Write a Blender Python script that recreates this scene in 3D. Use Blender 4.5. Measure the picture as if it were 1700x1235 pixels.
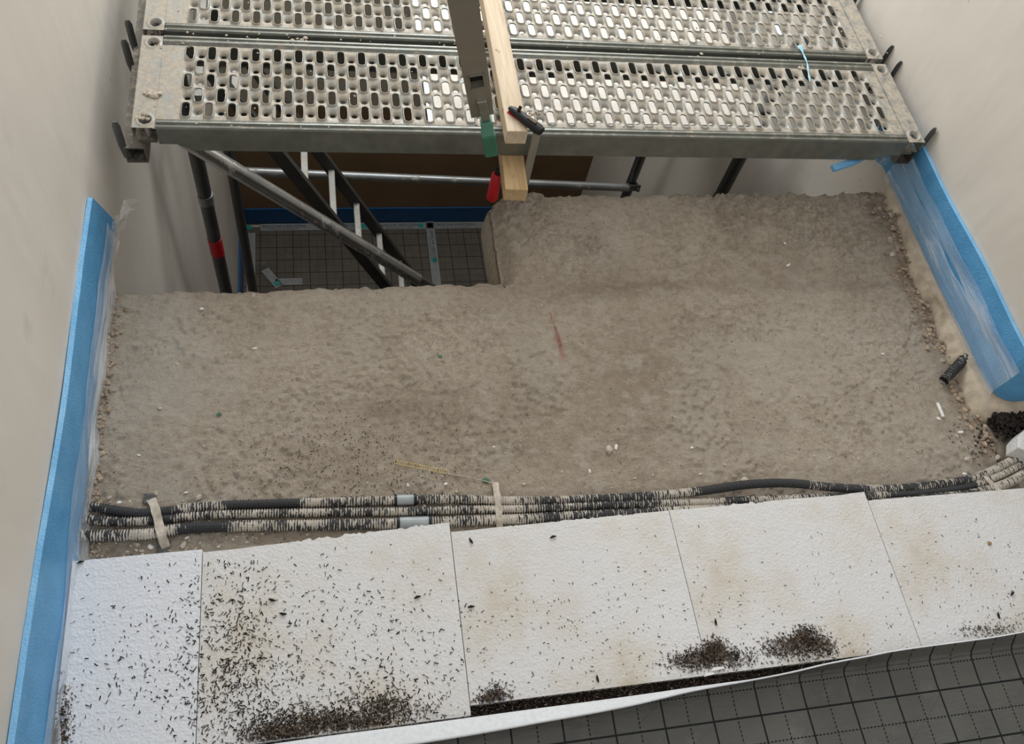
import bpy, math, random
import numpy as np
from mathutils import Vector, Matrix
random.seed(7); RNG = np.random.default_rng(11)
for o in list(bpy.data.objects): bpy.data.objects.remove(o)
SC = bpy.context.scene; COL = SC.collection

# ------------------------------------------------------------------ camera
F_PX, YAW, PIT, ROL = 1421.75, 0.39618, 1.01131, 0.29338
CAM = np.array([0.5085, 0.0, 1.7674])
def _axes():
    cy, sy, cp, sp, cr, sr = math.cos(YAW), math.sin(YAW), math.cos(PIT), math.sin(PIT), math.cos(ROL), math.sin(ROL)
    fwd = np.array([sy*cp, cy*cp, -sp]); right = np.array([cy, -sy, 0]); up = np.cross(right, fwd)
    return cr*right + sr*up, -sr*right + cr*up, fwd
CR, CU, CF = _axes()
cd = bpy.data.cameras.new('camera'); cam = bpy.data.objects.new('camera', cd); COL.objects.link(cam)
cd.sensor_fit = 'HORIZONTAL'; cd.sensor_width = 36; cd.lens = F_PX/1700*36; cd.clip_start = .02; cd.clip_end = 60
cam.matrix_world = Matrix(((CR[0], CU[0], -CF[0], CAM[0]), (CR[1], CU[1], -CF[1], CAM[1]), (CR[2], CU[2], -CF[2], CAM[2]), (0, 0, 0, 1)))
SC.camera = cam

# ------------------------------------------------------------------ light
w = bpy.data.worlds.new('overcast'); SC.world = w; w.use_nodes = True
bg = w.node_tree.nodes['Background']; bg.inputs[0].default_value = (0.975, 0.98, 1.0, 1); bg.inputs[1].default_value = 0.68
SC.view_settings.view_transform = 'Standard'; SC.view_settings.look = 'None'
SC.view_settings.gamma = 1; SC.view_settings.use_curve_mapping = False
SC.view_settings.exposure = 0.60
def area(name, loc, target, sx, sy, power, col):
    l = bpy.data.lights.new(name, 'AREA'); l.shape = 'RECTANGLE'; l.size = sx; l.size_y = sy; l.energy = power; l.color = col
    o = bpy.data.objects.new(name, l); COL.objects.link(o); o.location = loc
    o.rotation_euler = (Vector(target) - Vector(loc)).to_track_quat('-Z', 'Y').to_euler()
area('daylight_back_window', (1.1, 3.70, 1.55), (1.1, 1.0, 0.0), 1.7, 1.6, 43, (0.95, 0.98, 1.0))

# ------------------------------------------------------------------ helpers
def at(px, py, ax, v):
    d = CR*(px-850)/F_PX - CU*(py-617.5)/F_PX + CF
    k = (v-CAM[ax])/d[ax]; return CAM + k*d
def tag(o, label=None, cat=None, group=None, kind=None):
    if label: o['label'] = label
    if cat: o['category'] = cat
    if group: o['group'] = group
    if kind: o['kind'] = kind
    return o
def mesh_obj(name, V, Fc, mat, parent=None, smooth=False):
    me = bpy.data.meshes.new(name)
    me.from_pydata([tuple(map(float, v)) for v in V], [], [tuple(int(i) for i in f) for f in Fc]); me.update()
    if smooth: me.polygons.foreach_set('use_smooth', [True]*len(me.polygons))
    o = bpy.data.objects.new(name, me); COL.objects.link(o)
    if mat: me.materials.append(mat)
    if parent: o.parent = parent
    return o
def empty(name, loc=(0, 0, 0)):
    o = bpy.data.objects.new(name, None); COL.objects.link(o); o.empty_display_size = .05
    o.location = tuple(map(float, loc)); return o
class MB:
    def __init__(s): s.v = []; s.f = []
    def add(s, V, Fc):
        n = len(s.v); s.v += [tuple(map(float, v)) for v in V]; s.f += [tuple(i+n for i in f) for f in Fc]; return s
    def box(s, x0, x1, y0, y1, z0, z1, M=None):
        V = [(x, y, z) for x in (x0, x1) for y in (y0, y1) for z in (z0, z1)]
        if M is not None: V = [tuple(M @ Vector(v)) for v in V]
        return s.add(V, [(0, 1, 3, 2), (4, 6, 7, 5), (0, 4, 5, 1), (2, 3, 7, 6), (0, 2, 6, 4), (1, 5, 7, 3)])
    def tube(s, pts, r, n=12, caps=True, flat=1.0, up=(0, 0, 1)):
        P = [Vector(p) for p in pts]; m = len(P); V = []; Fc = []
        for i, p in enumerate(P):
            t = (P[min(i+1, m-1)] - P[max(i-1, 0)]).normalized()
            u = Vector(up); u = u - t*u.dot(t)
            if u.length < 1e-4: u = Vector((0, 1, 0)) - t*t.y
            u.normalize(); b = t.cross(u); rr = r[i] if hasattr(r, '__len__') else r
            for k in range(n):
                a = 2*math.pi*k/n; V.append(p + b*math.cos(a)*rr + u*math.sin(a)*rr*flat)
        for i in range(m-1):
            for k in range(n): Fc.append((i*n+k, i*n+(k+1) % n, (i+1)*n+(k+1) % n, (i+1)*n+k))
        if caps: Fc += [tuple(range(n-1, -1, -1)), tuple(range((m-1)*n, m*n))]
        return s.add(V, Fc)
    def bar(s, p0, p1, wd, ht, up=(0, 0, 1)):
        p0, p1 = Vector(p0), Vector(p1); t = (p1-p0); L = t.length; t.normalize()
        u = Vector(up); u = (u - t*u.dot(t)).normalized(); b = t.cross(u)
        V = [p0 + t*L*a + b*wd*c/2 + u*ht*d/2 for a in (0, 1) for c in (-1, 1) for d in (-1, 1)]
        return s.add(V, [(0, 1, 3, 2), (4, 6, 7, 5), (0, 4, 5, 1), (2, 3, 7, 6), (0, 2, 6, 4), (1, 5, 7, 3)])
    def prism(s, poly, z0, z1, M=None):
        n = len(poly); V = [(x, y, z0) for x, y in poly] + [(x, y, z1) for x, y in poly]
        if M is not None: V = [tuple(M @ Vector(v)) for v in V]
        return s.add(V, [tuple(range(n-1, -1, -1)), tuple(range(n, 2*n))] + [(i, (i+1) % n, n+(i+1) % n, n+i) for i in range(n)])
    def build(s, name, mat, parent=None, smooth=False, bevel=0, loc=None):
        o = mesh_obj(name, s.v, s.f, mat, parent, smooth)
        if smooth:
            o.data.set_sharp_from_angle(angle=math.radians(40))
        if bevel:
            b = o.modifiers.new('bevel', 'BEVEL'); b.width = bevel; b.segments = 2; b.limit_method = 'ANGLE'
        return o
def base_at(o, loc):
    """move a mesh object's origin to loc without moving the mesh"""
    loc = Vector(tuple(map(float, loc))); o.data.transform(Matrix.Translation(-loc)); o.location = loc; return o
_NC = {}
def vnoise(x, y, scale, seed):
    if seed not in _NC: _NC[seed] = np.random.default_rng(seed).random((256, 256))
    r = _NC[seed]; X = np.asarray(x)*scale; Y = np.asarray(y)*scale
    xi = np.floor(X).astype(int); yi = np.floor(Y).astype(int); fx = X-xi; fy = Y-yi
    fx = fx*fx*(3-2*fx); fy = fy*fy*(3-2*fy); g = lambda a, b: r[a % 256, b % 256]
    return (g(xi, yi)*(1-fx)+g(xi+1, yi)*fx)*(1-fy) + (g(xi, yi+1)*(1-fx)+g(xi+1, yi+1)*fx)*fy
def fbm(x, y, scale, seed, octs=4, gain=.5):
    s = 0; a = 1; t = 0
    for k in range(octs): s = s + a*vnoise(x, y, scale*2**k, seed+k); t += a; a *= gain
    return s/t
def smooth(a, b, x): t = np.clip((x-a)/(b-a), 0, 1); return t*t*(3-2*t)
def spline(pts, n):
    P = np.array(pts, float); m = len(P); out = []
    d = np.r_[0, np.cumsum(np.linalg.norm(np.diff(P, axis=0), axis=1))]
    T = np.linspace(0, d[-1], n)
    tan = np.gradient(P, d, axis=0)
    for t in T:
        i = min(np.searchsorted(d, t, side='right')-1, m-2); h = d[i+1]-d[i]; u = (t-d[i])/h
        out.append((2*u**3-3*u*u+1)*P[i] + (u**3-2*u*u+u)*h*tan[i] + (-2*u**3+3*u*u)*P[i+1] + (u**3-u*u)*h*tan[i+1])
    return np.array(out)

# ------------------------------------------------------------------ materials
class NT:
    def __init__(s, name, rough=.6, metal=0, spec=.5):
        s.m = bpy.data.materials.new(name); s.m.use_nodes = True; s.n = s.m.node_tree.nodes; s.l = s.m.node_tree.links
        s.b = s.n['Principled BSDF']; s.b.inputs['Roughness'].default_value = rough; s.b.inputs['Metallic'].default_value = metal
        s.b.inputs['Specular IOR Level'].default_value = spec
        s.tc = s.n.new('ShaderNodeTexCoord')
    def coord(s, scale=(1, 1, 1), out='Object', rot=(0, 0, 0), loc=(0, 0, 0)):
        mp = s.n.new('ShaderNodeMapping'); mp.inputs['Scale'].default_value = scale; mp.inputs['Rotation'].default_value = rot; mp.inputs['Location'].default_value = loc
        s.l.new(s.tc.outputs[out], mp.inputs[0]); return mp.outputs[0]
    def noise(s, scale, detail=4, rough=.55, co=None, dist=0):
        t = s.n.new('ShaderNodeTexNoise'); t.inputs['Scale'].default_value = scale; t.inputs['Detail'].default_value = detail
        t.inputs['Roughness'].default_value = rough; t.inputs['Distortion'].default_value = dist
        s.l.new(co if co is not None else s.tc.outputs['Object'], t.inputs['Vector']); return t.outputs['Fac']
    def vor(s, scale, co=None, feature='F1', out='Distance'):
        t = s.n.new('ShaderNodeTexVoronoi'); t.inputs['Scale'].default_value = scale; t.feature = feature
        s.l.new(co if co is not None else s.tc.outputs['Object'], t.inputs['Vector']); return t.outputs[out]
    def ramp(s, fac, stops):
        r = s.n.new('ShaderNodeValToRGB'); e = r.color_ramp.elements
        while len(e) < len(stops): e.new(.5)
        for k, (p, c) in enumerate(stops): e[k].position = p; e[k].color = tuple(c)+(1,) if len(c) == 3 else c
        s.l.new(fac, r.inputs[0]); return r.outputs[0]
    def step(s, fac, a, b): return s.ramp(fac, [(a, (0, 0, 0)), (b, (1, 1, 1))])
    def mix(s, fac, a, b, mode='MIX'):
        m = s.n.new('ShaderNodeMix'); m.data_type = 'RGBA'; m.blend_type = mode
        for k, v in ((0, fac), (6, a), (7, b)):
            if isinstance(v, (int, float)): m.inputs[k].default_value = v
            elif isinstance(v, tuple): m.inputs[k].default_value = v+(1,)
            else: s.l.new(v, m.inputs[k])
        return m.outputs[2]
    def math(s, op, a, b=0.0, c=0.0):
        m = s.n.new('ShaderNodeMath'); m.operation = op
        for k, v in enumerate((a, b, c)):
            if isinstance(v, (int, float)): m.inputs[k].default_value = v
            else: s.l.new(v, m.inputs[k])
        return m.outputs[0]
    def attr(s, name):
        a = s.n.new('ShaderNodeAttribute'); a.attribute_name = name; return a.outputs['Fac']
    def sep(s, co):
        x = s.n.new('ShaderNodeSeparateXYZ'); s.l.new(co, x.inputs[0]); return x.outputs
    def color(s, c):
        if isinstance(c, tuple): s.b.inputs['Base Color'].default_value = c+(1,)
        else: s.l.new(c, s.b.inputs['Base Color'])
    def set(s, name, v):
        if isinstance(v, (int, float)): s.b.inputs[name].default_value = v
        else: s.l.new(v, s.b.inputs[name])
    def bump(s, h, strength=.5, dist=.002):
        b = s.n.new('ShaderNodeBump'); b.inputs['Strength'].default_value = strength; b.inputs['Distance'].default_value = dist
        s.l.new(h, b.inputs['Height'])
        if s.b.inputs['Normal'].is_linked: s.l.new(s.b.inputs['Normal'].links[0].from_socket, b.inputs['Normal'])
        s.l.new(b.outputs[0], s.b.inputs['Normal'])

def m_concrete():
    t = NT('concrete', .93, spec=.15)
    c = t.ramp(t.noise(5, 9, .66), [(.3, (.49, .415, .325)), (.5, (.56, .48, .38)), (.7, (.62, .54, .435))])
    c = t.mix(t.math('MULTIPLY', t.step(t.noise(60, 6, .68), .44, .64), .7), c, (.40, .325, .245))
    st_ = t.noise(1, 6, .7, co=t.coord((38, 110, 60)), dist=.5)
    c = t.mix(t.math('MULTIPLY', t.step(st_, .50, .70), .6), c, (.33, .27, .20))
    c = t.mix(t.step(t.noise(105, 6, .75, dist=.5), .57, .68), c, (.64, .58, .49))
    c = t.mix(t.step(t.noise(190, 3, .65), .63, .72), c, (.20, .15, .11))
    fl_ = t.step(t.noise(17, 9, .72, dist=1.2), .595, .612); c = t.mix(t.math('MULTIPLY', fl_, .38), c, (.66, .60, .50)); t.bump(fl_, .35, .0025)
    f2_ = t.step(t.noise(48, 7, .7, dist=1.5), .63, .645); c = t.mix(t.math('MULTIPLY', f2_, .5), c, (.27, .215, .16))
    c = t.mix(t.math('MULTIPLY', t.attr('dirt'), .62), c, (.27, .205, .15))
    c = t.mix(t.math('MULTIPLY', t.attr('pale'), .42), c, (.60, .55, .47))
    c = t.mix(t.math('MULTIPLY', t.attr('red'), .7), c, (.33, .06, .05))
    t.color(c); t.bump(st_, .5, .004); t.bump(t.noise(110, 8, .75), 1.0, .008); t.bump(t.noise(320, 4, .7), .5, .002); return t.m
def m_plaster(name, c0, c1, rough=.6):
    t = NT(name, rough, spec=.35); c = t.ramp(t.noise(1.6, 6, .55), [(.3, c0), (.7, c1)])
    c = t.mix(t.step(t.noise(7, 5, .6), .62, .8), c, tuple(v*.9 for v in c0))
    c = t.mix(t.step(t.noise(55, 2, .5, co=t.coord((1, 1, .35))), .76, .8), c, (.30, .24, .19))
    t.color(c); t.bump(t.noise(2.2, 4, .5, co=t.coord((1, 1, .35))), .5, .05); t.bump(t.noise(160, 3), .12, .001); return t.m
def m_simple(name, col, rough=.6, metal=0, var=.12, scale=30, bump=.1, spec=.5):
    t = NT(name, rough, metal, spec); t.color(t.ramp(t.noise(scale, 4), [(.3, tuple(v*(1-var) for v in col)), (.7, tuple(min(1, v*(1+var)) for v in col))]))
    if bump: t.bump(t.noise(scale*5, 3), bump, .001)
    return t.m
def m_galv(name, col, dust=.5, rough=.5, metal=.65):
    t = NT(name, rough, metal); v = t.vor(38, out='Distance')
    c = t.mix(.35, t.ramp(t.noise(12, 5), [(.3, tuple(x*.8 for x in col)), (.7, tuple(x*1.12 for x in col))]), t.ramp(v, [(.0, (.35, .35, .35)), (1, (.65, .65, .65))]), 'OVERLAY')
    d = t.math('MULTIPLY', t.step(t.noise(34, 9, .74), .56-dust*.22, .70-dust*.22), .9)
    g = t.n.new('ShaderNodeNewGeometry'); nz = t.sep(g.outputs['Normal'])[2]
    d = t.math('MULTIPLY', d, t.step(nz, .35, .8))
    t.color(t.mix(d, c, t.ramp(t.noise(90, 4, .7), [(.3, (.34, .29, .225)), (.7, (.53, .47, .38))]))); t.set('Metallic', t.math('MULTIPLY', t.math('SUBTRACT', 1.0, d), metal))
    t.set('Roughness', t.math('ADD', t.math('MULTIPLY', d, .4), rough)); t.bump(t.noise(60, 7, .7), .35, .002); return t.m
def m_tube(name, col, dirt, rough=.4, metal=.75):
    t = NT(name, rough, metal); d = t.step(t.noise(20, 8, .75, co=t.coord((1, 1, .5))), .66-dirt*.25, .76-dirt*.25)
    t.color(t.mix(d, t.ramp(t.noise(8, 4), [(.3, tuple(x*.75 for x in col)), (.7, col)]), (.50, .46, .39)))
    t.set('Metallic', t.math('MULTIPLY', t.math('SUBTRACT', 1.0, d), metal)); t.set('Roughness', t.math('ADD', t.math('MULTIPLY', d, .45), rough))
    t.bump(t.noise(50, 6, .7), .3, .002); return t.m
def m_eps(name, lines=False):
    t = NT(name, .85, spec=.25)
    c = t.ramp(t.noise(5, 6, .6), [(.35, (.74, .74, .735)), (.5, (.72, .71, .69)), (.62, (.67, .635, .57)), (.74, (.57, .50, .40))]) if not lines else t.ramp(t.noise(5, 4), [(.3, (.75, .765, .79)), (.7, (.78, .79, .81))])
    if not lines: c = t.mix(t.step(t.noise(75, 5, .7), .66, .74), c, (.52, .42, .32))
    t.color(c); t.bump(t.vor(190, feature='SMOOTH_F1'), .45, .003); t.bump(t.noise(75, 7, .72), .7, .004)
    if lines: t.bump(t.noise(4, 4, .5, co=t.coord((.8, 22, 1))), .28, .005)
    return t.m
def m_grid(name, base, line, xs, ys, dash, rough=.55, thin=False, creases=()):
    """flat printed 5 cm grid: solid lines each 10 cm, thin/dashed lines between"""
    t = NT(name, rough, spec=.25); x, y, z = t.sep(t.tc.outputs['Object'])
    def near(v, off, per, hw):
        a = t.math('ADD', v, -off); a = t.math('DIVIDE', a, per); a = t.math('FRACT', t.math('ADD', a, 100.5)); a = t.math('ABSOLUTE', t.math('SUBTRACT', a, .5))
        return t.math('LESS_THAN', a, hw/per)
    def dashed(v): return t.math('LESS_THAN', t.math('FRACT', t.math('DIVIDE', t.math('ADD', v, 10), .008)), .62 if dash else 2)
    hw = .0019; h2 = .0013 if dash else .0009
    m = t.math('MAXIMUM', near(x, xs, .1, hw), near(y, ys, .1, hw))
    e = t.math('MAXIMUM', t.math('MULTIPLY', near(x, xs+.05, .1, h2), dashed(y)), t.math('MULTIPLY', near(y, ys+.05, .1, h2), dashed(x)))
    if thin: e = t.math('MULTIPLY', e, .55)
    m = t.math('MAXIMUM', m, e)
    c = t.ramp(t.noise(6, 5), [(.35, tuple(v*.85 for v in base)), (.7, tuple(v*1.1 for v in base))])
    c = t.mix(t.math('MULTIPLY', t.step(t.noise(13, 7, .7), .55, .75), .35), c, tuple(min(1, v*2.2) for v in base))
    t.color(t.mix(m, c, line)); t.bump(t.noise(3, 2, .5, co=t.coord((9, 42, 9))), .5, .004); t.bump(t.noise(9, 4), .3, .01)
    for (ax, ay, bx, by) in creases:
        L = math.hypot(bx-ax, by-ay); ux, uy = (bx-ax)/L, (by-ay)/L
        dx = t.math('ADD', x, -ax); dy = t.math('ADD', y, -ay)
        al = t.math('ADD', t.math('MULTIPLY', dx, ux), t.math('MULTIPLY', dy, uy)); pr = t.math('ABSOLUTE', t.math('SUBTRACT', t.math('MULTIPLY', dx, uy), t.math('MULTIPLY', dy, ux)))
        h = t.math('MULTIPLY', t.math('SUBTRACT', 1.0, t.math('MINIMUM', t.math('DIVIDE', pr, .0022), 1.0)), t.math('MULTIPLY', t.math('GREATER_THAN', al, 0.0), t.math('LESS_THAN', al, L)))
        t.bump(h, .35, .002)
    return t.m
def m_pipe():
    t = NT('dusty_black_corrugated_plastic', .6)
    a = t.noise(9, 3, .5); b = t.noise(1, 3, .6, co=t.coord((230, 55, 55)))
    d = t.math('ADD', t.math('MULTIPLY', a, 1.05), t.math('MULTIPLY', b, .95)); d = t.math('SUBTRACT', d, t.math('MULTIPLY', t.attr('groove'), .12)); d = t.math('SUBTRACT', d, t.math('MULTIPLY', t.attr('clean'), .5)); d = t.step(d, .93, .99)
    g = t.n.new('ShaderNodeNewGeometry'); nz = t.sep(g.outputs['Normal'])[2]
    d = t.math('MULTIPLY', d, t.step(t.math('ADD', nz, t.math('MULTIPLY', t.noise(40, 2), .3)), .05, .3))
    t.color(t.mix(d, (.035, .036, .038), t.ramp(t.noise(30, 4), [(.3, (.42, .375, .31)), (.7, (.60, .55, .475))])))
    t.bump(t.noise(90, 5, .7), .4, .002); return t.m
def m_foam(name, c0, c1):
    t = NT(name, .5); c = t.ramp(t.noise(14, 4), [(.3, c0), (.7, c1)])
    c = t.mix(t.step(t.vor(170), .0, .16), (.45, .72, .92), c); t.color(c)
    t.bump(t.vor(260, feature='SMOOTH_F1'), .5, .002); t.bump(t.noise(18, 4), .3, .006); t.set('Subsurface Weight', .0); return t.m
def m_film(alpha=.3, tint=(.85, .9, .95)):
    t = NT('clear_film', .18); t.color(tint)
    co = t.coord((14, 1.1, 14)); a = t.math('ADD', t.math('MULTIPLY', t.step(t.noise(1.6, 6, .65, co=co, dist=.6), .48, .64), .45), alpha); t.set('Alpha', a)
    t.bump(t.noise(2.5, 6, .65, co=co, dist=.5), .9, .01); return t.m
def m_wood(name, c0, c1, axis='y'):
    t = NT(name, .7, spec=.25); sc = (60, 4, 60) if axis == 'y' else (4, 60, 60)
    c = t.ramp(t.noise(1, 5, .6, co=t.coord(sc), dist=1.2), [(.3, c0), (.65, c1)])
    c = t.mix(t.step(t.noise(35, 4), .68, .76), c, tuple(v*.5 for v in c0)); t.color(c); t.bump(t.noise(1, 4, co=t.coord(sc)), .3, .001); return t.m

CONC = m_concrete()
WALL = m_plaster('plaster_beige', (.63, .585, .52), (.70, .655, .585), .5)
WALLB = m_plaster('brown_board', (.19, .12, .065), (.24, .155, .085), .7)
RAW = m_simple('raw_concrete', (.42, .36, .29), .95, var=.2, scale=20, bump=.5, spec=.1)
GALV = m_galv('galvanised_steel', (.29, .30, .28), .78, .42, .5)
GALVF = m_galv('galvanised_rail', (.20, .21, .185), .25, .38, .55)
BEAM = m_galv('beam_steel', (.15, .14, .12), .35, .55, .45)
TUBE = m_tube('tube_steel', (.38, .39, .39), .35)
TUBED = m_tube('tube_dark', (.15, .155, .155), .12)
TUBEL = m_tube('tube_light', (.78, .79, .79), .36, .24, .9)
ALU = m_tube('rung_aluminium', (.40, .39, .36), .6, .45, .4)
DKALU = m_simple('dark_stringer', (.06, .06, .055), .55, .2)
EPS = m_eps('eps_rough'); EPSL = m_eps('eps_ridged', True)
PIPE = m_pipe()
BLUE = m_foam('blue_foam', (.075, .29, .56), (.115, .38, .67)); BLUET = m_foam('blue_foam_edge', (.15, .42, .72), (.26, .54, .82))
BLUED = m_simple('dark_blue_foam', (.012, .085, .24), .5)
FILM = m_film(.20); FILMC = m_film(.16, (.85, .84, .80))
TIMB = m_wood('pale_timber', (.52, .41, .28), (.70, .58, .43)); TIMB2 = m_wood('yellow_timber', (.45, .30, .15), (.60, .43, .24))
PLY = m_simple('dusty_white_board', (.74, .69, .62), .8, var=.12, scale=14)
GREEN = m_simple('green_rubber', (.035, .15, .085), .55); GREENT = m_simple('green_tape', (.10, .27, .19), .5)
RED = m_simple('red_plastic', (.55, .012, .02), .35); BLACK = m_simple('black_plastic', (.012, .012, .013), .45, spec=.3)
STEEL = m_simple('bright_steel', (.42, .41, .37), .35, .8); STRAP = m_simple('plastered_strap', (.50, .44, .36), .8, var=.3, scale=60, bump=.6)
PROF = m_simple('olive_aluminium', (.30, .27, .215), .5, .35, var=.1, scale=8)
COUP = m_simple('grey_coupling', (.33, .36, .37), .4, var=.15, scale=25); TEALM = m_simple('teal_print', (.02, .28, .24), .5)
CHIP = m_simple('dark_debris', (.026, .020, .017), .8, var=.5, scale=90, spec=.2); CHIPB = m_simple('brown_debris', (.16, .12, .085), .85, var=.6, scale=60, spec=.2)
STONE = m_simple('plaster_crumb', (.52, .46, .38), .9, var=.2, scale=50, bump=.5, spec=.1); WHT = m_simple('white_crumb', (.82, .80, .76), .8)
RAWP = m_simple('raw_plaster', (.53, .455, .355), .9, var=.22, scale=28, bump=.8, spec=.1)
RUB = m_simple('brown_rubble', (.36, .28, .205), .95, var=.5, scale=40, bump=.6, spec=.1)
LIPW = m_simple('white_fleece', (.68, .70, .72), .7, var=.08, scale=120, bump=.5)
TAPE = m_simple('white_tape', (.27, .28, .27), .4); INK = m_simple('tape_ink', (.02, .03, .07), .5); YEL = m_simple('yellow_plastic', (.66, .52, .20), .5)
LBLUE = m_simple('light_blue_plastic', (.35, .66, .82), .4); BROWN = m_simple('rust_stain', (.18, .07, .03), .8)

# ------------------------------------------------------------------ setting
W = 2.1696
def struct(name, mb, m, label=None):
    o = mb.build(name, m); o['kind'] = 'structure'
    if label: o['label'] = label
    o['category'] = name.split('_')[0]
    return o
ZL = -2.64; TOP = 2.9; YB = 3.74
struct('wall_left', MB().box(-.2, -.013, -1.6, YB, ZL-.1, TOP), WALL, 'beige plastered wall rising on the left beside the blue edge strip')
_c = [(4.4, YB), (W+.0105, YB)] + [(W+.054-.0435*math.cos(t), .885-.0435*math.sin(t)) for t in np.linspace(0, math.pi/2, 14)] + [(4.4, .8415)]
struct('wall_right', MB().prism(_c, ZL-.1, TOP), WALL, 'beige plastered wall on the right behind the blue edge strip')
struct('wall_front', MB().box(-.2, 4.4, -1.75, -1.6, ZL-.1, TOP), WALL, 'plastered wall of the upper floor behind the viewer')
struct('wall_side', MB().box(4.4, 4.55, -1.6, YB+.15, ZL-.1, TOP), WALL, 'plastered far side wall of the upper floor')
wb = MB().box(-.2, 4.4, YB, YB+.15, ZL-.1, .35)
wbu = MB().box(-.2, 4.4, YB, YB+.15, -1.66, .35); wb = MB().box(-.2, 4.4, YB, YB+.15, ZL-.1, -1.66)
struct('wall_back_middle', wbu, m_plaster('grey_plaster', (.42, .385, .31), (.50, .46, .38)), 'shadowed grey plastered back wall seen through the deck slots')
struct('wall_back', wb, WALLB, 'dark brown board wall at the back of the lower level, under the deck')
wb = MB().box(-.2, .15, YB, YB+.15, .35, TOP).box(2.02, 4.4, YB, YB+.15, .35, TOP).box(.15, 2.02, YB, YB+.15, .35, .6).box(.15, 2.02, YB, YB+.15, 2.5, TOP)
struct('wall_back_upper', wb, WALL, 'plastered wall with the stairwell window above the deck')
wf = MB()
for a in ((.15, .21, .6, 2.5), (1.96, 2.02, .6, 2.5), (.21, 1.96, .6, .66), (.21, 1.96, 2.44, 2.5), (1.06, 1.11, .66, 2.44)): wf.box(a[0], a[1], YB+.04, YB+.10, a[2], a[3])
struct('window_1', wf, WHT, 'white window frame in the upper back wall')
struct('floor', MB().box(-.2, 4.4, -1.6, YB, ZL-.12, ZL-.012), RAW, 'lower level floor under the grid mat')

# landing slab with a rough broken top (height field) and a stepped far edge
XN = .955
def yedge(x):
    x = np.asarray(x, float)
    a = 1.292 + .012*(fbm(x, x*0, 14, 3)-.5) + .008*(vnoise(x, x*0, 70, 5)-.5) + .012*smooth(.1, .0, x)
    b = 1.582 + .014*(fbm(x, x*0, 12, 8)-.5) + .008*(vnoise(x, x*0, 60, 9)-.5) - .012*smooth(1.03, XN, x)
    return np.where(x < XN, a, b)
def ground(x, y):
    x = np.asarray(x, float); y = np.asarray(y, float)
    back = smooth(1.30, 1.40, y)*(x >= XN-.001)
    z = .007*(fbm(x, y, 5, 20, 3)-.5) + (.0028+.004*smooth(1.25, 1.4, y))*(fbm(x, y, 34, 21, 5, .66)-.5)
    l = fbm(x*1.0, y*1.7, 22, 30, 5, .62)
    z = z + (.005 + .030*back*smooth(.35, .6, fbm(x, y, 4, 33)) )*np.maximum(l-.50, -.04)*2.2
    rd = 1-2*np.abs(fbm(x, y*1.6, 26, 36, 4, .6)-.5); z = z + .010*back*smooth(.80, .97, rd)*smooth(.4, .62, fbm(x, y, 5, 38))
    fl = smooth(.56, .58, fbm(x, y, 9, 40, 4)); z = z + .0022*fl*(1-.3*back)
    z = z + .004*smooth(.66, .72, vnoise(x, y, 95, 44))*smooth(.45, .6, vnoise(x, y, 7, 45))
    z = z + (.015*smooth(1.285, 1.345, y + .012*(fbm(x, y, 5, 57)-.5)) - .006 - .006*smooth(1.2, 1.3, y)*smooth(1.34, 1.3, y) + .003*smooth(1.33, 1.60, y))*(x >= XN-.001)*smooth(XN-.001, XN+.10, x)
    d = yedge(x)-y
    z = z - .012*smooth(.03, 0, d)**2 - .004*smooth(.05, .0, d)*vnoise(x, y, 50, 50)
    sh = smooth(XN+.05, XN, x)*smooth(1.27, 1.31, y)*(x >= XN-.001)
    z = z - (.040*sh**1.6 + .014*sh*(vnoise(x, y, 60, 61)-.3))
    return z
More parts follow.
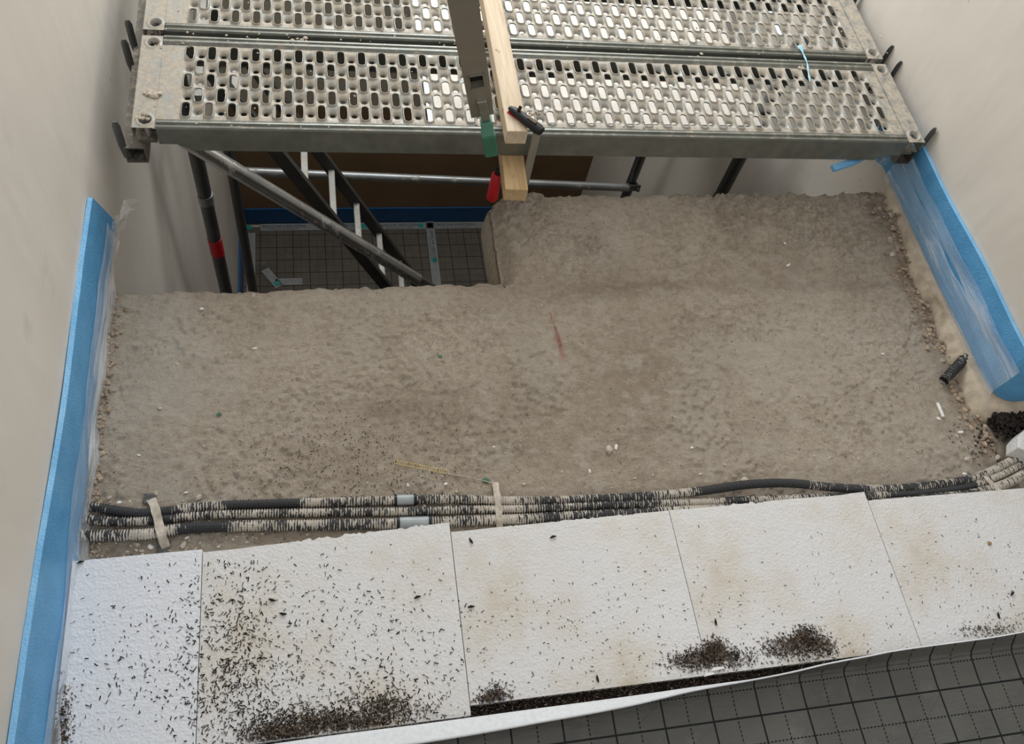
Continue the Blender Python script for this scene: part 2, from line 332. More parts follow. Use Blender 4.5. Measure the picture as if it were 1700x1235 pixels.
def slab():
    V = []; Fc = []; xs_all = []
    def block(x0, x1, nx, y0, ny):
        xs = np.linspace(x0, x1, nx); n0 = len(V); ym = (xs[1]+xs[-2])/2
        XX = np.repeat(xs[:, None], ny, 1); ye = yedge(np.clip(xs, x0+1e-4 if x0 > .5 else x0, x1-1e-4 if x1 < 1 else x1))
        YY = y0 + (ye[:, None]-y0)*np.linspace(0, 1, ny)[None, :]
        ZZ = ground(np.clip(XX, x0, x1 - (1e-3 if x1 < 1 else 0)), YY)
        V.extend(np.stack([XX, YY, ZZ], -1).reshape(-1, 3).tolist())
        for i in range(nx-1):
            for j in range(ny-1): a = n0+i*ny+j; Fc.append((a, a+ny, a+ny+1, a+1))
        return n0, xs, ny
    def skirt(idx, nrm):
        P = np.array([V[i] for i in idx]); prev = list(idx); K = 9
        for k in range(1, K+1):
            n0 = len(V); dz = .19*k/K
            s = P[:, 0]*(abs(nrm[1])) + P[:, 1]*abs(nrm[0])
            off = .008*(fbm(s, s*0+k*.021, 30, 70, 3)-.5) + .010*math.sin(k/K*3.14)
            Q = P + np.outer(off, nrm); Q[:, 2] = P[:, 2]*(1-k/K) - dz
            V.extend(Q.tolist()); cur = list(range(n0, n0+len(idx)))
            for i in range(len(idx)-1): Fc.append((prev[i], prev[i+1], cur[i+1], cur[i]))
            prev = cur
    a0, xa, na = block(0-.012, XN, 230, .45, 200)
    b0, xb, nb = block(XN, W+.012, 300, .45, 280)
    skirt([a0+i*na+na-1 for i in range(len(xa))][::-1], (0, 1, 0))
    skirt([b0+i*nb+nb-1 for i in range(len(xb))][::-1], (0, 1, 0))
    jj = [j for j in range(nb) if V[b0+j][1] > 1.27]
    skirt([b0+j for j in jj][::-1], (-1, 0, 0))
    o = mesh_obj('floor', V, Fc, CONC, smooth=True)
    A = np.array(V); X, Y = A[:, 0], A[:, 1]; n = len(V)
    def blob(px, py, rx, ry):
        c = at(px, py, 2, 0); return np.exp(-(((X-c[0])/rx)**2+((Y-c[1])/ry)**2))
    dirt = .9*blob(1060, 650, .24, .17)+.5*blob(1150, 560, .25, .12)+.75*blob(660, 680, .17, .07)+.4*blob(760, 700, .2, .12)+.55*blob(1010, 480, .22, .035)+.4*blob(870, 600, .05, .3)+.3*blob(940, 740, .25, .06)+.5*blob(560, 770, .2, .08)+.75*blob(1420, 472, .40, .018)+.6*blob(1100, 468, .35, .02)  # brown stains; the last two blobs only darken a narrow band along the crease
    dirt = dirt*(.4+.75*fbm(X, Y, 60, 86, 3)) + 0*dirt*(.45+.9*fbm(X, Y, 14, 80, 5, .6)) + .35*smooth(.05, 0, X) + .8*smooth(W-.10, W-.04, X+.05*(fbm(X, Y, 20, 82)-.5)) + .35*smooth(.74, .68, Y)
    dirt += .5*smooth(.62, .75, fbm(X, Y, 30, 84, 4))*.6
    pale = smooth(.54, .60, fbm(X, Y, 7, 90, 5, .6))*.6 + smooth(.64, .7, fbm(X, Y*1.5, 38, 91, 4))*.8 + .6*blob(1330, 590, .25, .10)+.45*blob(270, 590, .15, .2)
    p, q = at(911, 515, 2, 0)[:2], at(936, 600, 2, 0)[:2]; d = q-p; L = np.hypot(*d); d = d/L
    tt = ((X-p[0])*d[0]+(Y-p[1])*d[1])/L; off = np.abs((X-p[0])*d[1]-(Y-p[1])*d[0] + .006*np.sin(tt*3.1))
    red = smooth(.009, .002, off/np.maximum(.35, 1.5*tt))*smooth(-.02, .05, tt)*smooth(1.05, .75, tt)*(.5+.8*vnoise(X, Y, 160, 95))
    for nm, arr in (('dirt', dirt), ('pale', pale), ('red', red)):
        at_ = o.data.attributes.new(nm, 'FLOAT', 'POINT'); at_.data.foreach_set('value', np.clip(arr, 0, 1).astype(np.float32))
    tag(o, 'rough dusty concrete landing slab with a stepped broken far edge', 'floor', kind='structure')
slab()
struct('floor', MB().box(-.2, 4.4, -1.6, .47, -.19, -.008), RAW, 'bare concrete floor under the white foam boards')
struct('floor', MB().box(W-.001, 4.4, .47, .84, -.19, -.008), RAW, 'bare concrete floor in the corner behind the black conduits')

# ------------------------------------------------------------------ debris helpers
def chips(name, pts, mat, label, cat='debris', lmin=.003, lmax=.009, wd=.0014, tilt=.25, parent=None):
    V = []; Fc = []
    for (x, y, z) in pts:
        L = random.uniform(lmin, lmax)*random.choice((.5, .8, 1, 1)); a = random.uniform(0, math.pi*2); b = random.uniform(-tilt, tilt)
        w_ = wd*random.uniform(.6, 1.5); h = w_*random.uniform(.5, 1.1)
        d = (math.cos(a)*math.cos(b)*L/2, math.sin(a)*math.cos(b)*L/2, math.sin(b)*L/2); s = (-math.sin(a)*w_/2, math.cos(a)*w_/2, 0)
        z += abs(d[2]) + .0002; n = len(V)
        V += [(x-d[0]-s[0], y-d[1]-s[1], z-d[2]), (x-d[0]+s[0], y-d[1]+s[1], z-d[2]), (x-d[0]*.8, y-d[1]*.8, z-d[2]*.8+h),
              (x+d[0]-s[0], y+d[1]-s[1], z+d[2]), (x+d[0]+s[0], y+d[1]+s[1], z+d[2]), (x+d[0]*.8, y+d[1]*.8, z+d[2]*.8+h)]
        Fc += [(n, n+1, n+2), (n+3, n+5, n+4), (n, n+2, n+5, n+3), (n+1, n+4, n+5, n+2), (n, n+3, n+4, n+1)]
    o = mesh_obj(name, V, Fc, mat, parent); tag(o, label, cat, kind='stuff'); return o
ICO_V = []
def _ico():
    t = (1+5**.5)/2
    v = [(-1, t, 0), (1, t, 0), (-1, -t, 0), (1, -t, 0), (0, -1, t), (0, 1, t), (0, -1, -t), (0, 1, -t), (t, 0, -1), (t, 0, 1), (-t, 0, -1), (-t, 0, 1)]
    f = [(0, 11, 5), (0, 5, 1), (0, 1, 7), (0, 7, 10), (0, 10, 11), (1, 5, 9), (5, 11, 4), (11, 10, 2), (10, 7, 6), (7, 1, 8), (3, 9, 4), (3, 4, 2), (3, 2, 6), (3, 6, 8), (3, 8, 9), (4, 9, 5), (2, 4, 11), (6, 2, 10), (8, 6, 7), (9, 8, 1)]
    return [Vector(a).normalized() for a in v], f
IV, IF = _ico()
def lumps(name, items, mat, label=None, cat=None, kind=None, parent=None):
    V = []; Fc = []
    for (x, y, z, r) in items:
        sc = Vector((random.uniform(.7, 1.3), random.uniform(.7, 1.3), random.uniform(.45, .8)))*r; R = Matrix.Rotation(random.uniform(0, 6), 3, 'Z'); n = len(V)
        for v in IV:
            k = random.uniform(.75, 1.2); u = R @ Vector((v.x*sc.x*k, v.y*sc.y*k, v.z*sc.z*k)); V.append((x+u.x, y+u.y, z+u.z+r*.35))
        Fc += [tuple(i+n for i in f) for f in IF]
    o = mesh_obj(name, V, Fc, mat, parent); tag(o, label, cat, kind=kind); return o
def gz(x, y): return float(ground(x, y))

# ------------------------------------------------------------------ white foam boards
ZE = .05; YN = .264; ZM = .0697; YC = .234
def board(x0, x1, ya, yb, rag, mat, label, lines=False, near=YN):
    n = 160; xs = np.linspace(x0+.0008, x1-.0008, n)
    ye = ya + (yb-ya)*(xs-x0)/(x1-x0) + rag*.6*(fbm(xs, xs*0+x0, 14, int(x0*50)+100, 3, .6)-.5) + rag*1.3*(vnoise(xs, xs*0+x0, 170, 120)-.5)*smooth(.35, .8, vnoise(xs, xs*0, 23, 121))
    poly = [(x0+.0008, near), (x1-.0008, near)] + [(xs[i], ye[i]) for i in range(n-1, -1, -1)]
    o = MB().prism(poly, 0, ZE).build('foam_board', mat); tag(o, label, 'foam board', 'white foam boards laid side by side')
    base_at(o, (x0, near, 0)); return o
board(.0, .2395, .617, .619, .001, EPSL, 'narrow ridged white foam board at the far left, against the blue edge strip', near=YC+.010)
board(.2395, .7355, .612, .632, .008, EPS, 'second white foam board from the left, strewn with dark chips, ragged far edge', near=YC+.012)
board(.7355, 1.2255, .611, .618, .003, EPS, 'middle white foam board, lightly stained, small debris pile in its near left corner')
board(1.2255, 1.7145, .618, .622, .008, EPS, 'white foam board right of the middle, between the two largest debris piles')
board(1.7145, 2.205, .601, .598, .002, EPS, 'white foam board at the right edge of the picture with brown specks')
board(2.205, 2.70, .600, .600, .002, EPS, 'white foam board continuing past the right edge of the picture')
# foam offcut in the corner
c = at(1690, 745, 2, .05)
bl = MB(); poly = [(2.165, .700), (2.18, .728), (2.205, .745), (2.245, .765), (2.30, .76), (2.32, .70), (2.27, .655), (2.22, .665), (2.19, .685)]
bl.prism(poly, .012, .062); o = bl.build('foam_offcut', EPS, bevel=.003); tag(o, 'broken white foam block at the right edge beside the conduits', 'foam offcut'); base_at(o, (2.22, .70, .0))

# ------------------------------------------------------------------ grey grid mat (upper floor)

_cr = [tuple(v) for v in ((*(at(a, b, 2, ZM)[:2]-np.array([1.5, -.3])), *(at(c_, d_, 2, ZM)[:2]-np.array([1.5, -.3]))) for a, b, c_, d_ in ((1150, 1240, 1238, 1150), (1030, 1240, 1086, 1176), (1508, 1235, 1562, 1150)))]
GRID = m_grid('grey_grid_print', (.108, .108, .098), (.004, .005, .006), 1.5027-1.5, .1741+.3, True, creases=_cr)
mat_root = empty('grid_mat', (1.5, -.3, 0)); tag(mat_root, 'dark grey grid-printed mat at the bottom right with an upturned edge', 'floor mat')
mm = MB(); nx = 120; xs = np.linspace(.0, 4.3, nx*2); rows = np.linspace(-1.55, YC, 40)
V = []
for x in xs:
    for y in rows: V.append((x-1.5, y+.3, ZM + .0035*(fbm(x, y, 3, 130)-.5) + .004*math.exp(-((y-YC)/.02)**2)))
nr = len(rows); Fc = [(i*nr+j, (i+1)*nr+j, (i+1)*nr+j+1, i*nr+j+1) for i in range(len(xs)-1) for j in range(nr-1)]
sheet = mesh_obj('mat_sheet', V, Fc, GRID, mat_root, True)
# texture coordinates follow the sheet: shift the object-space grid by the local origin
def lipdir(x):  # angle of the upturned flap from +y, in degrees
    return np.interp(x, [0, .6, .82, 1.02, 1.2, 1.32, 1.45, 1.6, 2.1, 4.3], [158, 152, 140, 122, 104, 91, 78, 66, 52, 48])
xs = np.linspace(0, 4.3, 300); K = 10; V = []; UVY = []
for x in xs:
    th = math.radians(float(lipdir(x))); L = float(np.interp(x, [0, .8, 1.2, 1.7, 2.2, 4.3], [.050, .050, .046, .042, .045, .045])); y, z = YC, ZM + .0035*(float(fbm(x, YC, 3, 130))-.5) + .004
    r = 0; col = [(x, y, z)]
    for k in range(1, K+1):
        a = th*min(1, k/3.5)*(1+.0*k); ds = L/K
        y += math.cos(a)*ds; z += math.sin(a)*ds; col.append((x + .003*math.sin(x*40+k*.3)*k/K, y + .0010*(float(vnoise(x, 0, 6, 140))-.5)*k, z))
    V += [(p[0]-1.5, p[1]+.3, p[2]) for p in col]
Fc = [(i*(K+1)+j, (i+1)*(K+1)+j, (i+1)*(K+1)+j+1, i*(K+1)+j+1) for i in range(len(xs)-1) for j in range(K)]
lip = mesh_obj('upturned_edge', V, Fc, GRID, mat_root, True); lip['label'] = 'upturned grey edge of the mat, white fleece on its back'
so = lip.modifiers.new('s', 'SOLIDIFY'); so.thickness = .0032; so.offset = 1; so.material_offset = 1; so.material_offset_rim = 1; lip.data.materials.append(LIPW)
core = MB().box(-1.5, 2.8, -1.25, YC+.3-.004, .0, ZM-.006).build('insulation_core', LIPW, mat_root)

# ------------------------------------------------------------------ blue edge strips
def ribbon(path, z0f, z1f, th, name, mat, parent, nrm, nz=8, wav=.002, seed=0):
    """vertical strip along a path of (x,y); nrm gives the side it faces"""
    n = len(path); P = np.array(path); V = []; T = np.gradient(P, axis=0); T /= np.linalg.norm(T, axis=1)[:, None]
    N = np.stack([T[:, 1], -T[:, 0]], 1)*nrm; s = np.r_[0, np.cumsum(np.linalg.norm(np.diff(P, axis=0), axis=1))]
    for side in (0, 1):
        for i in range(n):
            for k in range(nz+1):
                z = z0f(s[i]) + (z1f(s[i])-z0f(s[i]))*k/nz
                o = side*th + wav*(float(fbm(s[i]*1., z*3, 6, seed+150, 3))-.5)
                V.append((P[i, 0]+N[i, 0]*o, P[i, 1]+N[i, 1]*o, z))
    m = nz+1; S = n*m; Fc = []
    for i in range(n-1):
        for k in range(nz): a = i*m+k; Fc += [(a, a+m, a+m+1, a+1), (S+a, S+a+1, S+a+m+1, S+a+m)]
        Fc += [(i*m, S+i*m, S+(i+1)*m, (i+1)*m), (i*m+nz, (i+1)*m+nz, S+(i+1)*m+nz, S+i*m+nz)]
    for i in (0, n-1):
        for k in range(nz): a = i*m+k; Fc.append((a, a+1, S+a+1, S+a) if i == 0 else (a, S+a, S+a+1, a+1))
    return mesh_obj(name, V, Fc, mat, parent, False)
def top_strip(o, n, m):  # light cut edge: second material on the faces of the top
    o.data.materials.append(BLUET)
    for p in o.data.polygons:
        if abs(p.normal.z) > .8: p.material_index = 1
strip = empty('edge_strip', (0, .4, 0)); tag(strip, 'blue foam edge strip along the left wall with a loose clear film', 'edge strip')
def ch(o, par):
    o.data.transform(Matrix.Translation(-Vector(par.location))); o.parent = par; return o
ys = np.r_[np.linspace(-1.5, 1.38, 120), np.linspace(1.39, 1.50, 14)]
path = [(-.0012 + .0012*math.sin(y*9), y) for y in ys]; smax = 1.5+1.50
def zt(s):
    y = s-1.5; z = .190 + .045*float(smooth(1.1, .1, y)) + .003*(float(vnoise(y, 0, 12, 160))-.5)
    return z - max(0, (y-1.415))*2.1
def zb(s): return .001
a = ribbon(path, zb, zt, .0105, 'foam_strip', BLUE, None, -1); top_strip(a, 0, 0)
ch(a, strip)
# flap of translucent film on the lower half
def film(par, pts_fn, ns, nk, mat, name='film_flap'):
    V = [pts_fn(i/(ns-1), k/(nk-1)) for i in range(ns) for k in range(nk)]
    Fc = [(i*nk+k, (i+1)*nk+k, (i+1)*nk+k+1, i*nk+k+1) for i in range(ns-1) for k in range(nk-1)]
    return ch(mesh_obj(name, V, Fc, mat, None, True), par)
def lf(u, v):
    y = -1.3 + 2.74*u; h = .055 + .055*float(fbm(y, 0, 4, 170)) ; z = .004 + h*v
    if y < .62: z = max(z, .053+.3*(z-.004))
    return (.0015 + .012*(1-v)*(.4+float(fbm(y, v, 7, 171))) + .004*math.sin(y*31+v*4)*(1-v), y, z)
film(strip, lf, 150, 8, FILM)
def lf2(u, v):  # torn end of the film hanging past the landing
    y = 1.40 + .11*u; x = .004 + .05*u*u + .02*math.sin(v*6)*u; z = .06 + .03*u - .09*v*(1-.3*u) + .01*math.sin(u*17)
    return (x, y+.02*v, z)
film(strip, lf2, 12, 8, FILMC, 'torn_film')

strip = empty('edge_strip', (W, 1.2, .054)); tag(strip, 'blue foam edge strip along the right wall, wrapping round the wall corner', 'edge strip')
pth = [(W-.001, y) for y in np.linspace(1.64, .885, 60)] + [(W-.001+.055*(1-math.cos(t)), .885-.055*math.sin(t)) for t in np.linspace(.12, math.pi/2, 10)] + [(x, .83) for x in np.linspace(W+.07, 3.2, 30)]
f0 = [(W-.055, 1.70), (W-.02, 1.675)]; FL = [at(1384, 277, 2, .185), at(1430, 260, 2, .190), np.array([W-.05, 1.70, .195])]
pth = f0 + pth
zl_ = lambda s: .054 + .002*math.sin(s*9); 
def zr(s): return .054 + .160 + .003*math.sin(s*14)
V = []; S_ = spline(FL, 14)
for i_, p_ in enumerate(S_):
    t_ = S_[min(i_+1, 13)]-S_[max(i_-1, 0)]; n_ = np.array([-t_[1], t_[0], 0]); n_ /= np.linalg.norm(n_)
    for a_, b_ in ((-1, 0), (1, 0), (1, -1), (-1, -1)): V.append(p_ + n_*.0085*a_ + np.array([0, 0, .010*b_ - .004*(a_ < 0)]))
Fc = [(4*i_+k_, 4*i_+(k_+1) % 4, 4*i_+4+(k_+1) % 4, 4*i_+4+k_) for i_ in range(13) for k_ in range(4)] + [(0, 3, 2, 1), (52, 53, 54, 55)]
ch(mesh_obj('folded_end', V, Fc, BLUET, None), strip)['label'] = 'loose end of the strip bent out over the void'
a = ribbon(spline(pth, 150), zl_, zr, .0105, 'foam_strip', BLUE, None, -1, seed=5); top_strip(a, 0, 0); ch(a, strip)
def rf(u, v):
    y = 1.60 - .75*u; z = .050 + v*(.075+.02*float(fbm(y, 0, 5, 175))); return (W - .013 - .006*math.sin(v*3)*(.4+float(fbm(y, v, 8, 176))), y, z)
film(strip, rf, 80, 7, FILM)
def rf3(u, v):
    y = 1.60 - .75*u; z = .140 + v*(.03+.02*float(fbm(y, 3, 5, 178))); return (W - .0125 - .003*(1+math.sin(v*3+y*25)), y, z)
film(strip, rf3, 60, 4, FILM, 'film_crease')
def rf2(u, v):
    p = np.array((2.0, 1.69))*(1-u) + np.array((W-.02, 1.62))*u; return (p[0]+.01*math.sin(v*5), p[1]-.01*v, .16-.02*u - v*(.09-.05*u)*(1+.3*math.sin(u*9)))
film(strip, rf2, 12, 8, FILMC, 'torn_film')

# ------------------------------------------------------------------ black corrugated conduits
def conduit(px, z, r, label, couplings=(), clean=((0, -1),)):
    P = [np.array([*at(x, y, 2, z)[:2], z + (dz if True else 0)]) for x, y, dz in px]
    S = spline(P, 400); L = np.sum(np.linalg.norm(np.diff(S, axis=0), axis=1)); pitch = .0056; n = int(L/pitch)*4
    S = spline(P, n+1)
    rad = [r*(1.0 if (i % 4) in (0, 1) else .82) for i in range(n+1)]
    o = MB().tube(S, rad, 12).build('conduit', PIPE, smooth=False); tag(o, label, 'conduit', 'corrugated conduits along the foam boards')
    gr = np.repeat([0. if (i % 4) in (0, 1) else 1. for i in range(n+1)], 12); cl_ = np.repeat(np.maximum(smooth(.006, .012, S[:, 2]-z)*0+sum(smooth(a_, a_+.06, S[:, 0])*smooth(b_, b_-.06, S[:, 0]) for a_, b_ in clean), 0), 12)
    for nm, arr in (('groove', gr), ('clean', cl_)):
        q_ = o.data.attributes.new(nm, 'FLOAT', 'POINT'); q_.data.foreach_set('value', np.clip(arr, 0, 1).astype(np.float32))
    b = Vector(S[len(S)//2]); b.z = 0; base_at(o, b)
    for (x0, x1) in couplings:
        idx = [i for i in range(n+1) if x0 < S[i][0] < x1]; Q = S[idx[0]:idx[-1]+1:6]
        c = MB().tube(Q, r*1.1, 16).build('coupling', COUP, smooth=True); c.data.transform(Matrix.Translation(-b)); c.parent = o; c['label'] = 'smooth grey coupling sleeve'
        for e in (0, -1):
            c2 = MB().tube([Q[e]-(Q[1]-Q[0])*.35, Q[e]+(Q[1]-Q[0])*.35], r*1.2, 16).build('collar', BLACK, smooth=True); c2.data.transform(Matrix.Translation(-b)); c2.parent = c
    return o
p1 = [(150, 840, 0), (200, 849, 0), (240, 852, -.002), (282, 848, 0), (331, 842, 0), (459, 836, 0), (617, 832, 0), (668, 830, 0), (753, 829, 0), (830, 831, 0), (890, 832, 0), (975, 829, 0), (1078, 824, .002), (1176, 815, .006), (1240, 807, .010), (1310, 805, .010), (1370, 809, .004), (1436, 812, 0), (1535, 807, 0), (1617, 793, 0), (1660, 775, 0), (1692, 757, .004), (1715, 742, .01)]
p2 = [(140, 862, 0), (190, 866, 0), (230, 865, -.002), (281, 861, 0), (331, 856, 0), (421, 853, 0), (534, 851, 0), (685, 849, 0), (788, 846, 0), (856, 845, 0), (941, 842, 0), (1043, 837, 0), (1140, 834.5, 0), (1272, 829, 0), (1436, 823, 0), (1535, 818, 0), (1617, 805, 0), (1660, 789, 0), (1700, 768, .0), (1730, 748, .005)]
p3 = [(128, 889, 0), (195, 889, 0), (250, 886, -.001), (301, 878, 0), (383, 874, 0), (496, 872, 0), (640, 869.5, 0), (719, 867, 0), (822, 863, 0), (873, 861.5, 0), (941, 857.5, 0), (1026, 854, 0), (1112, 849, 0), (1272, 843, 0), (1443, 838, 0), (1535, 829, 0), (1634, 815, 0), (1674, 801, 0), (1712, 780, 0), (1740, 765, 0)]
conduit(p1, .0115, .0108, 'farthest of the three dusty black corrugated conduits, lifting off the concrete right of centre', [(.628, .674)], [(1.28, 1.62), (.03, .20), (.26, .45)])
conduit(p2, .0110, .0098, 'middle of the three dusty black corrugated conduits', (), [(1.80, 2.05), (.1, .2)])
conduit(p3, .0125, .0122, 'nearest of the three dusty black corrugated conduits, running under the foam boards', [(.630, .706)], [(.17, .30)])
def strap(pts, wd, label, mat=STRAP, z=.024):
    P = [at(x, y, 2, zz) for x, y, zz in pts]; mb = MB(); S = spline(P, 24)
    V = []; 
    for i, p in enumerate(S):
        t = S[min(i+1, 23)]-S[max(i-1, 0)]; s = np.array([-t[1], t[0], 0]); s /= np.linalg.norm(s)+1e-9
        for k in (-.5, .5): V += [p+s*wd*k*(1+.1*math.sin(i)), p+s*wd*k+np.array([0, 0, -.0015])]
    Fc = []
    for i in range(23): a = i*4; Fc += [(a, a+4, a+6, a+2), (a+1, a+3, a+7, a+5), (a, a+1, a+5, a+4), (a+2, a+6, a+7, a+3)]
    Fc += [(0, 2, 3, 1), (92, 93, 95, 94)]
    o = mesh_obj('fixing_strap', V, Fc, mat); tag(o, label, 'strap', 'straps holding the conduits down'); base_at(o, (*P[0][:2], 0)); return o
strap([(250, 826, .002), (258, 846, .023), (263, 866, .022), (268, 888, .027), (276, 910, .003)], .017, 'plaster-caked strap over the conduits near the left wall')
strap([(822, 800, .002), (826, 828, .024), (828, 846, .021), (829, 864, .025), (830, 880, .004)], .014, 'beige plaster-covered strap over the conduits at mid-length')
strap([(1630, 782, .003), (1640, 795, .024), (1652, 808, .023), (1668, 822, .026)], .013, 'pale strap over the conduits near the right corner')
for px, py, w_, nm, lab in ((248, 828, .022, 'tape_patch', 'dark tape patch on the concrete above the left strap'), (272, 908, .024, 'tape_patch', 'dark tape patch below the left strap beside the foam board')):
    c = at(px, py, 2, .002); n = 7; V = [(c[0]+(i/(n-1)-.5)*w_*(1+.2*random.random()), c[1]+(j/(n-1)-.5)*w_, .0035+.0015*random.random()) for i in range(n) for j in range(n)]
    o = mesh_obj(nm, V, [(i*n+j, (i+1)*n+j, (i+1)*n+j+1, i*n+j+1) for i in range(n-1) for j in range(n-1)], m_simple('dark_tape', (.09, .09, .085), .5, var=.5, scale=60), None); o.modifiers.new('s', 'SOLIDIFY').thickness = .001
    tag(o, lab, 'tape'); base_at(o, (c[0], c[1], 0))
# conduit stub sticking out of the right wall
A_, B_ = at(1567, 632, 2, .014), at(1606, 590, 2, .030); S = spline([A_, (A_+B_)/2+np.array([0, 0, .001]), B_+(B_-A_)*.15], 57)
stub = MB().tube(S, [.0138*(1 if (i % 4) in (0, 1) else .82) for i in range(57)], 14, caps=False).build('conduit_stub', PIPE); q_ = stub.data.attributes.new('clean', 'FLOAT', 'POINT'); q_.data.foreach_set('value', np.full(57*14, .22, np.float32)); tag(stub, 'short black corrugated conduit end poking from the foot of the right wall', 'conduit'); base_at(stub, A_)
o = MB().tube([A_+(S[1]-S[0])*2, A_+(S[1]-S[0])*2.5], .0110, 14).build('bore', BLACK); o.data.transform(Matrix.Translation(-Vector(A_))); o.parent = stub; o['label'] = 'black disc standing in for the dark inside of the conduit end'  # black disc in the pipe end, shade of the inside put into its colour

# ------------------------------------------------------------------ scaffold deck planks
DA = -.0111; DS = .975; DX, DY, DZ = .0867, 1.5571, .2641
DM = Matrix.Translation((DX, DY, DZ)) @ Matrix.Rotation(DA, 4, 'Z') @ Matrix.Scale(DS, 4)
PX0 = .191-.076+.002; HP = .05303/2; RP = .05
NC = 72
def plate_mesh():
    V = []; Fc = []; N = 16
    def cell(cx, cy, hx, hy, rings):
        # rings: list of (halfwidth, halflength(straight), z) stadium outlines from the border inwards
        n0 = len(V); bx = []
        for k in range(N):
            side, f = divmod(k, 4); f = f/4*2-1
            q = [(f, -1), (1, f), (-f, 1), (-1, -f)][side]; bx.append((cx+q[0]*hx, cy+q[1]*hy))
        for p in bx: V.append((p[0], p[1], 0))
        for (r, hl, z) in rings:
            for k in range(N):
                q = bx[k]; a = math.atan2((q[1]-cy)/hy, (q[0]-cx)/hx); c_, s_ = math.cos(a), math.sin(a)
                V.append((cx+c_*r, cy+s_*r+(hl if s_ > .01 else -hl if s_ < -.01 else 0), z))
        for m in range(len(rings)):
            for k in range(N):
                a = n0+m*N+k; b = n0+m*N+(k+1) % N; Fc.append((a, b, b+N, a+N))
    HS, HH = .0302, .0198
    for ci in range(NC):
        cx = PX0 + HP*ci; odd = ci % 2 == 0
        rows = range(5)
        y = .0
        # column layout: alternating tall slot cells and short hole cells
        yc = [.063-.002+RP*r for r in rows]; y_lo = .030; 
        edges = [.0345 if odd else .0412]
        for r in range(4):
            slot = (r % 2 == 0) == odd; edges.append(yc[r]+(HS if slot else HH))
        edges.append(yc[4]+(HS if odd else HH))
        edges[0] = yc[0]-(HS if odd else HH)
        for r in rows:
            slot = (r % 2 == 0) == odd; y0, y1 = edges[r], edges[r+1]; cy = yc[r]; hy = (y1-y0)/2; cyy = (y0+y1)/2
            if slot: cell(cx, cyy, HP/2+.0, hy, [(.0128, .0140, .0012), (.0118, .0144, .0040), (.0108, .0146, .0048), (.0096, .0147, .0046), (.0094, .0147, .0012)])
            else: cell(cx, cyy, HP/2, hy, [(.0115, .0015, -.0018), (.0088, 0, -.0062), (.0068, 0, -.0088), (.0066, 0, -.0094)])
        # closing strips to the straight lines y=.030 and y=.292
        for (a, b) in ((.0305, edges[0]), (edges[5], .2925)):
            n = len(V); V.extend([(cx-HP/2, a, 0), (cx+HP/2, a, 0), (cx+HP/2, b, 0), (cx-HP/2, b, 0)]); Fc.append((n, n+1, n+2, n+3))
    L = 2.098
    xa, xb = PX0-HP/2, PX0+HP*(NC-1)+HP/2
    def quad(x0, x1, y0, y1, z0, z1=None):
        z1 = z0 if z1 is None else z1; n = len(V); V.extend([(x0, y0, z0), (x1, y0, z0), (x1, y1, z1), (x0, y1, z1)]); Fc.append((n, n+1, n+2, n+3))
    quad(.05, xa, .0305, .2925, 0); quad(xb, L-.05, .0305, .2925, 0)
    return V, Fc, L
PV, PF, PL = plate_mesh()
def rail_mb(front):
    mb = MB(); s = 1 if front else -1; y0 = .0 if front else .323; L = PL
    prof = [(.0305, 0), (.026, -.001), (.022, .0035), (.017, .004), (.014, -.001), (.010, -.001), (.007, .004), (.002, .003), (0, -.002), (0, -.0500), (0, -.0505), (0, -.066), (0, -.070), (.003, -.073), (.018, -.073), (.018, -.071), (.004, -.069)]
    x0, x1 = .052, L-.052; V = []; n = len(prof)
    for (y, z) in prof:
        cut = .052 if z > -.0502 else .092 if z > -.052 else .120
        V += [(max(x0, cut), y0+s*y, z), (min(x1, L-cut), y0+s*y, z)]
    Fc = [(2*i, 2*i+1, 2*i+3, 2*i+2) if s > 0 else (2*i, 2*i+2, 2*i+3, 2*i+1) for i in range(n-1)]
    return V, Fc
def make_plank(off, label):
    root = empty('scaffold_plank'); root.matrix_world = DM @ Matrix.Translation((0, off, 0)); tag(root, label, 'scaffold plank', 'galvanised scaffold planks side by side')
    o = mesh_obj('perforated_sheet', PV, PF, GALV, root, True); o.data.set_sharp_from_angle(angle=math.radians(75))
    for fr in (True, False):
        V, Fc = rail_mb(fr); r = mesh_obj('side_rail', V, Fc, GALVF, root); r.modifiers.new('s', 'SOLIDIFY').thickness = -.0018 if fr else .0018
    for e in (0, 1):
        # end cap: pressed plate with a dimple and bolt at both corners
        mb = MB(); x0 = 0 if e == 0 else PL-.05; cs = [(x0+.027, .026), (x0+.027, .297)]; V = []; Fc = []
        nx, ny = 20, 80
        for i in range(nx+1):
            for j in range(ny+1):
                x = x0+.05*i/nx; y = .323*j/ny; z = .0012
                for cx, cy in cs:
                    d = math.hypot(x-cx, y-cy); z = z + .003*float(smooth(.022, .017, d)) - .016*float(smooth(.017, .007, d))
                V.append((x, y, z))
        Fc = [(i*(ny+1)+j, (i+1)*(ny+1)+j, (i+1)*(ny+1)+j+1, i*(ny+1)+j+1) for i in range(nx) for j in range(ny)]
        Fc = [f for f in Fc if all(math.hypot(sum(V[i][0] for i in f)/4-c_[0], sum(V[i][1] for i in f)/4-c_[1]) > .0098 for c_ in cs)]; cap = mesh_obj('end_cap', V, Fc, GALV, root, True)
        lipx = x0 if e == 0 else PL
        mb = MB().box(lipx-.0015, lipx+.0015, 0, .323, -.030, .001).build('end_lip', GALVF, root)
        for cx, cy in cs:
            b = MB().tube([(cx, cy, -.05), (cx, cy, -.016), (cx, cy, -.011)], [.0065, .0065, .004], 12)
            bb = b.build('rivet', STEEL, cap, smooth=True)
        for cy in (.03, .293): MB().box(x0+.004, x0+.046, cy-.018, cy+.018, -.058, -.048).build('claw', BEAM, root)
    return root
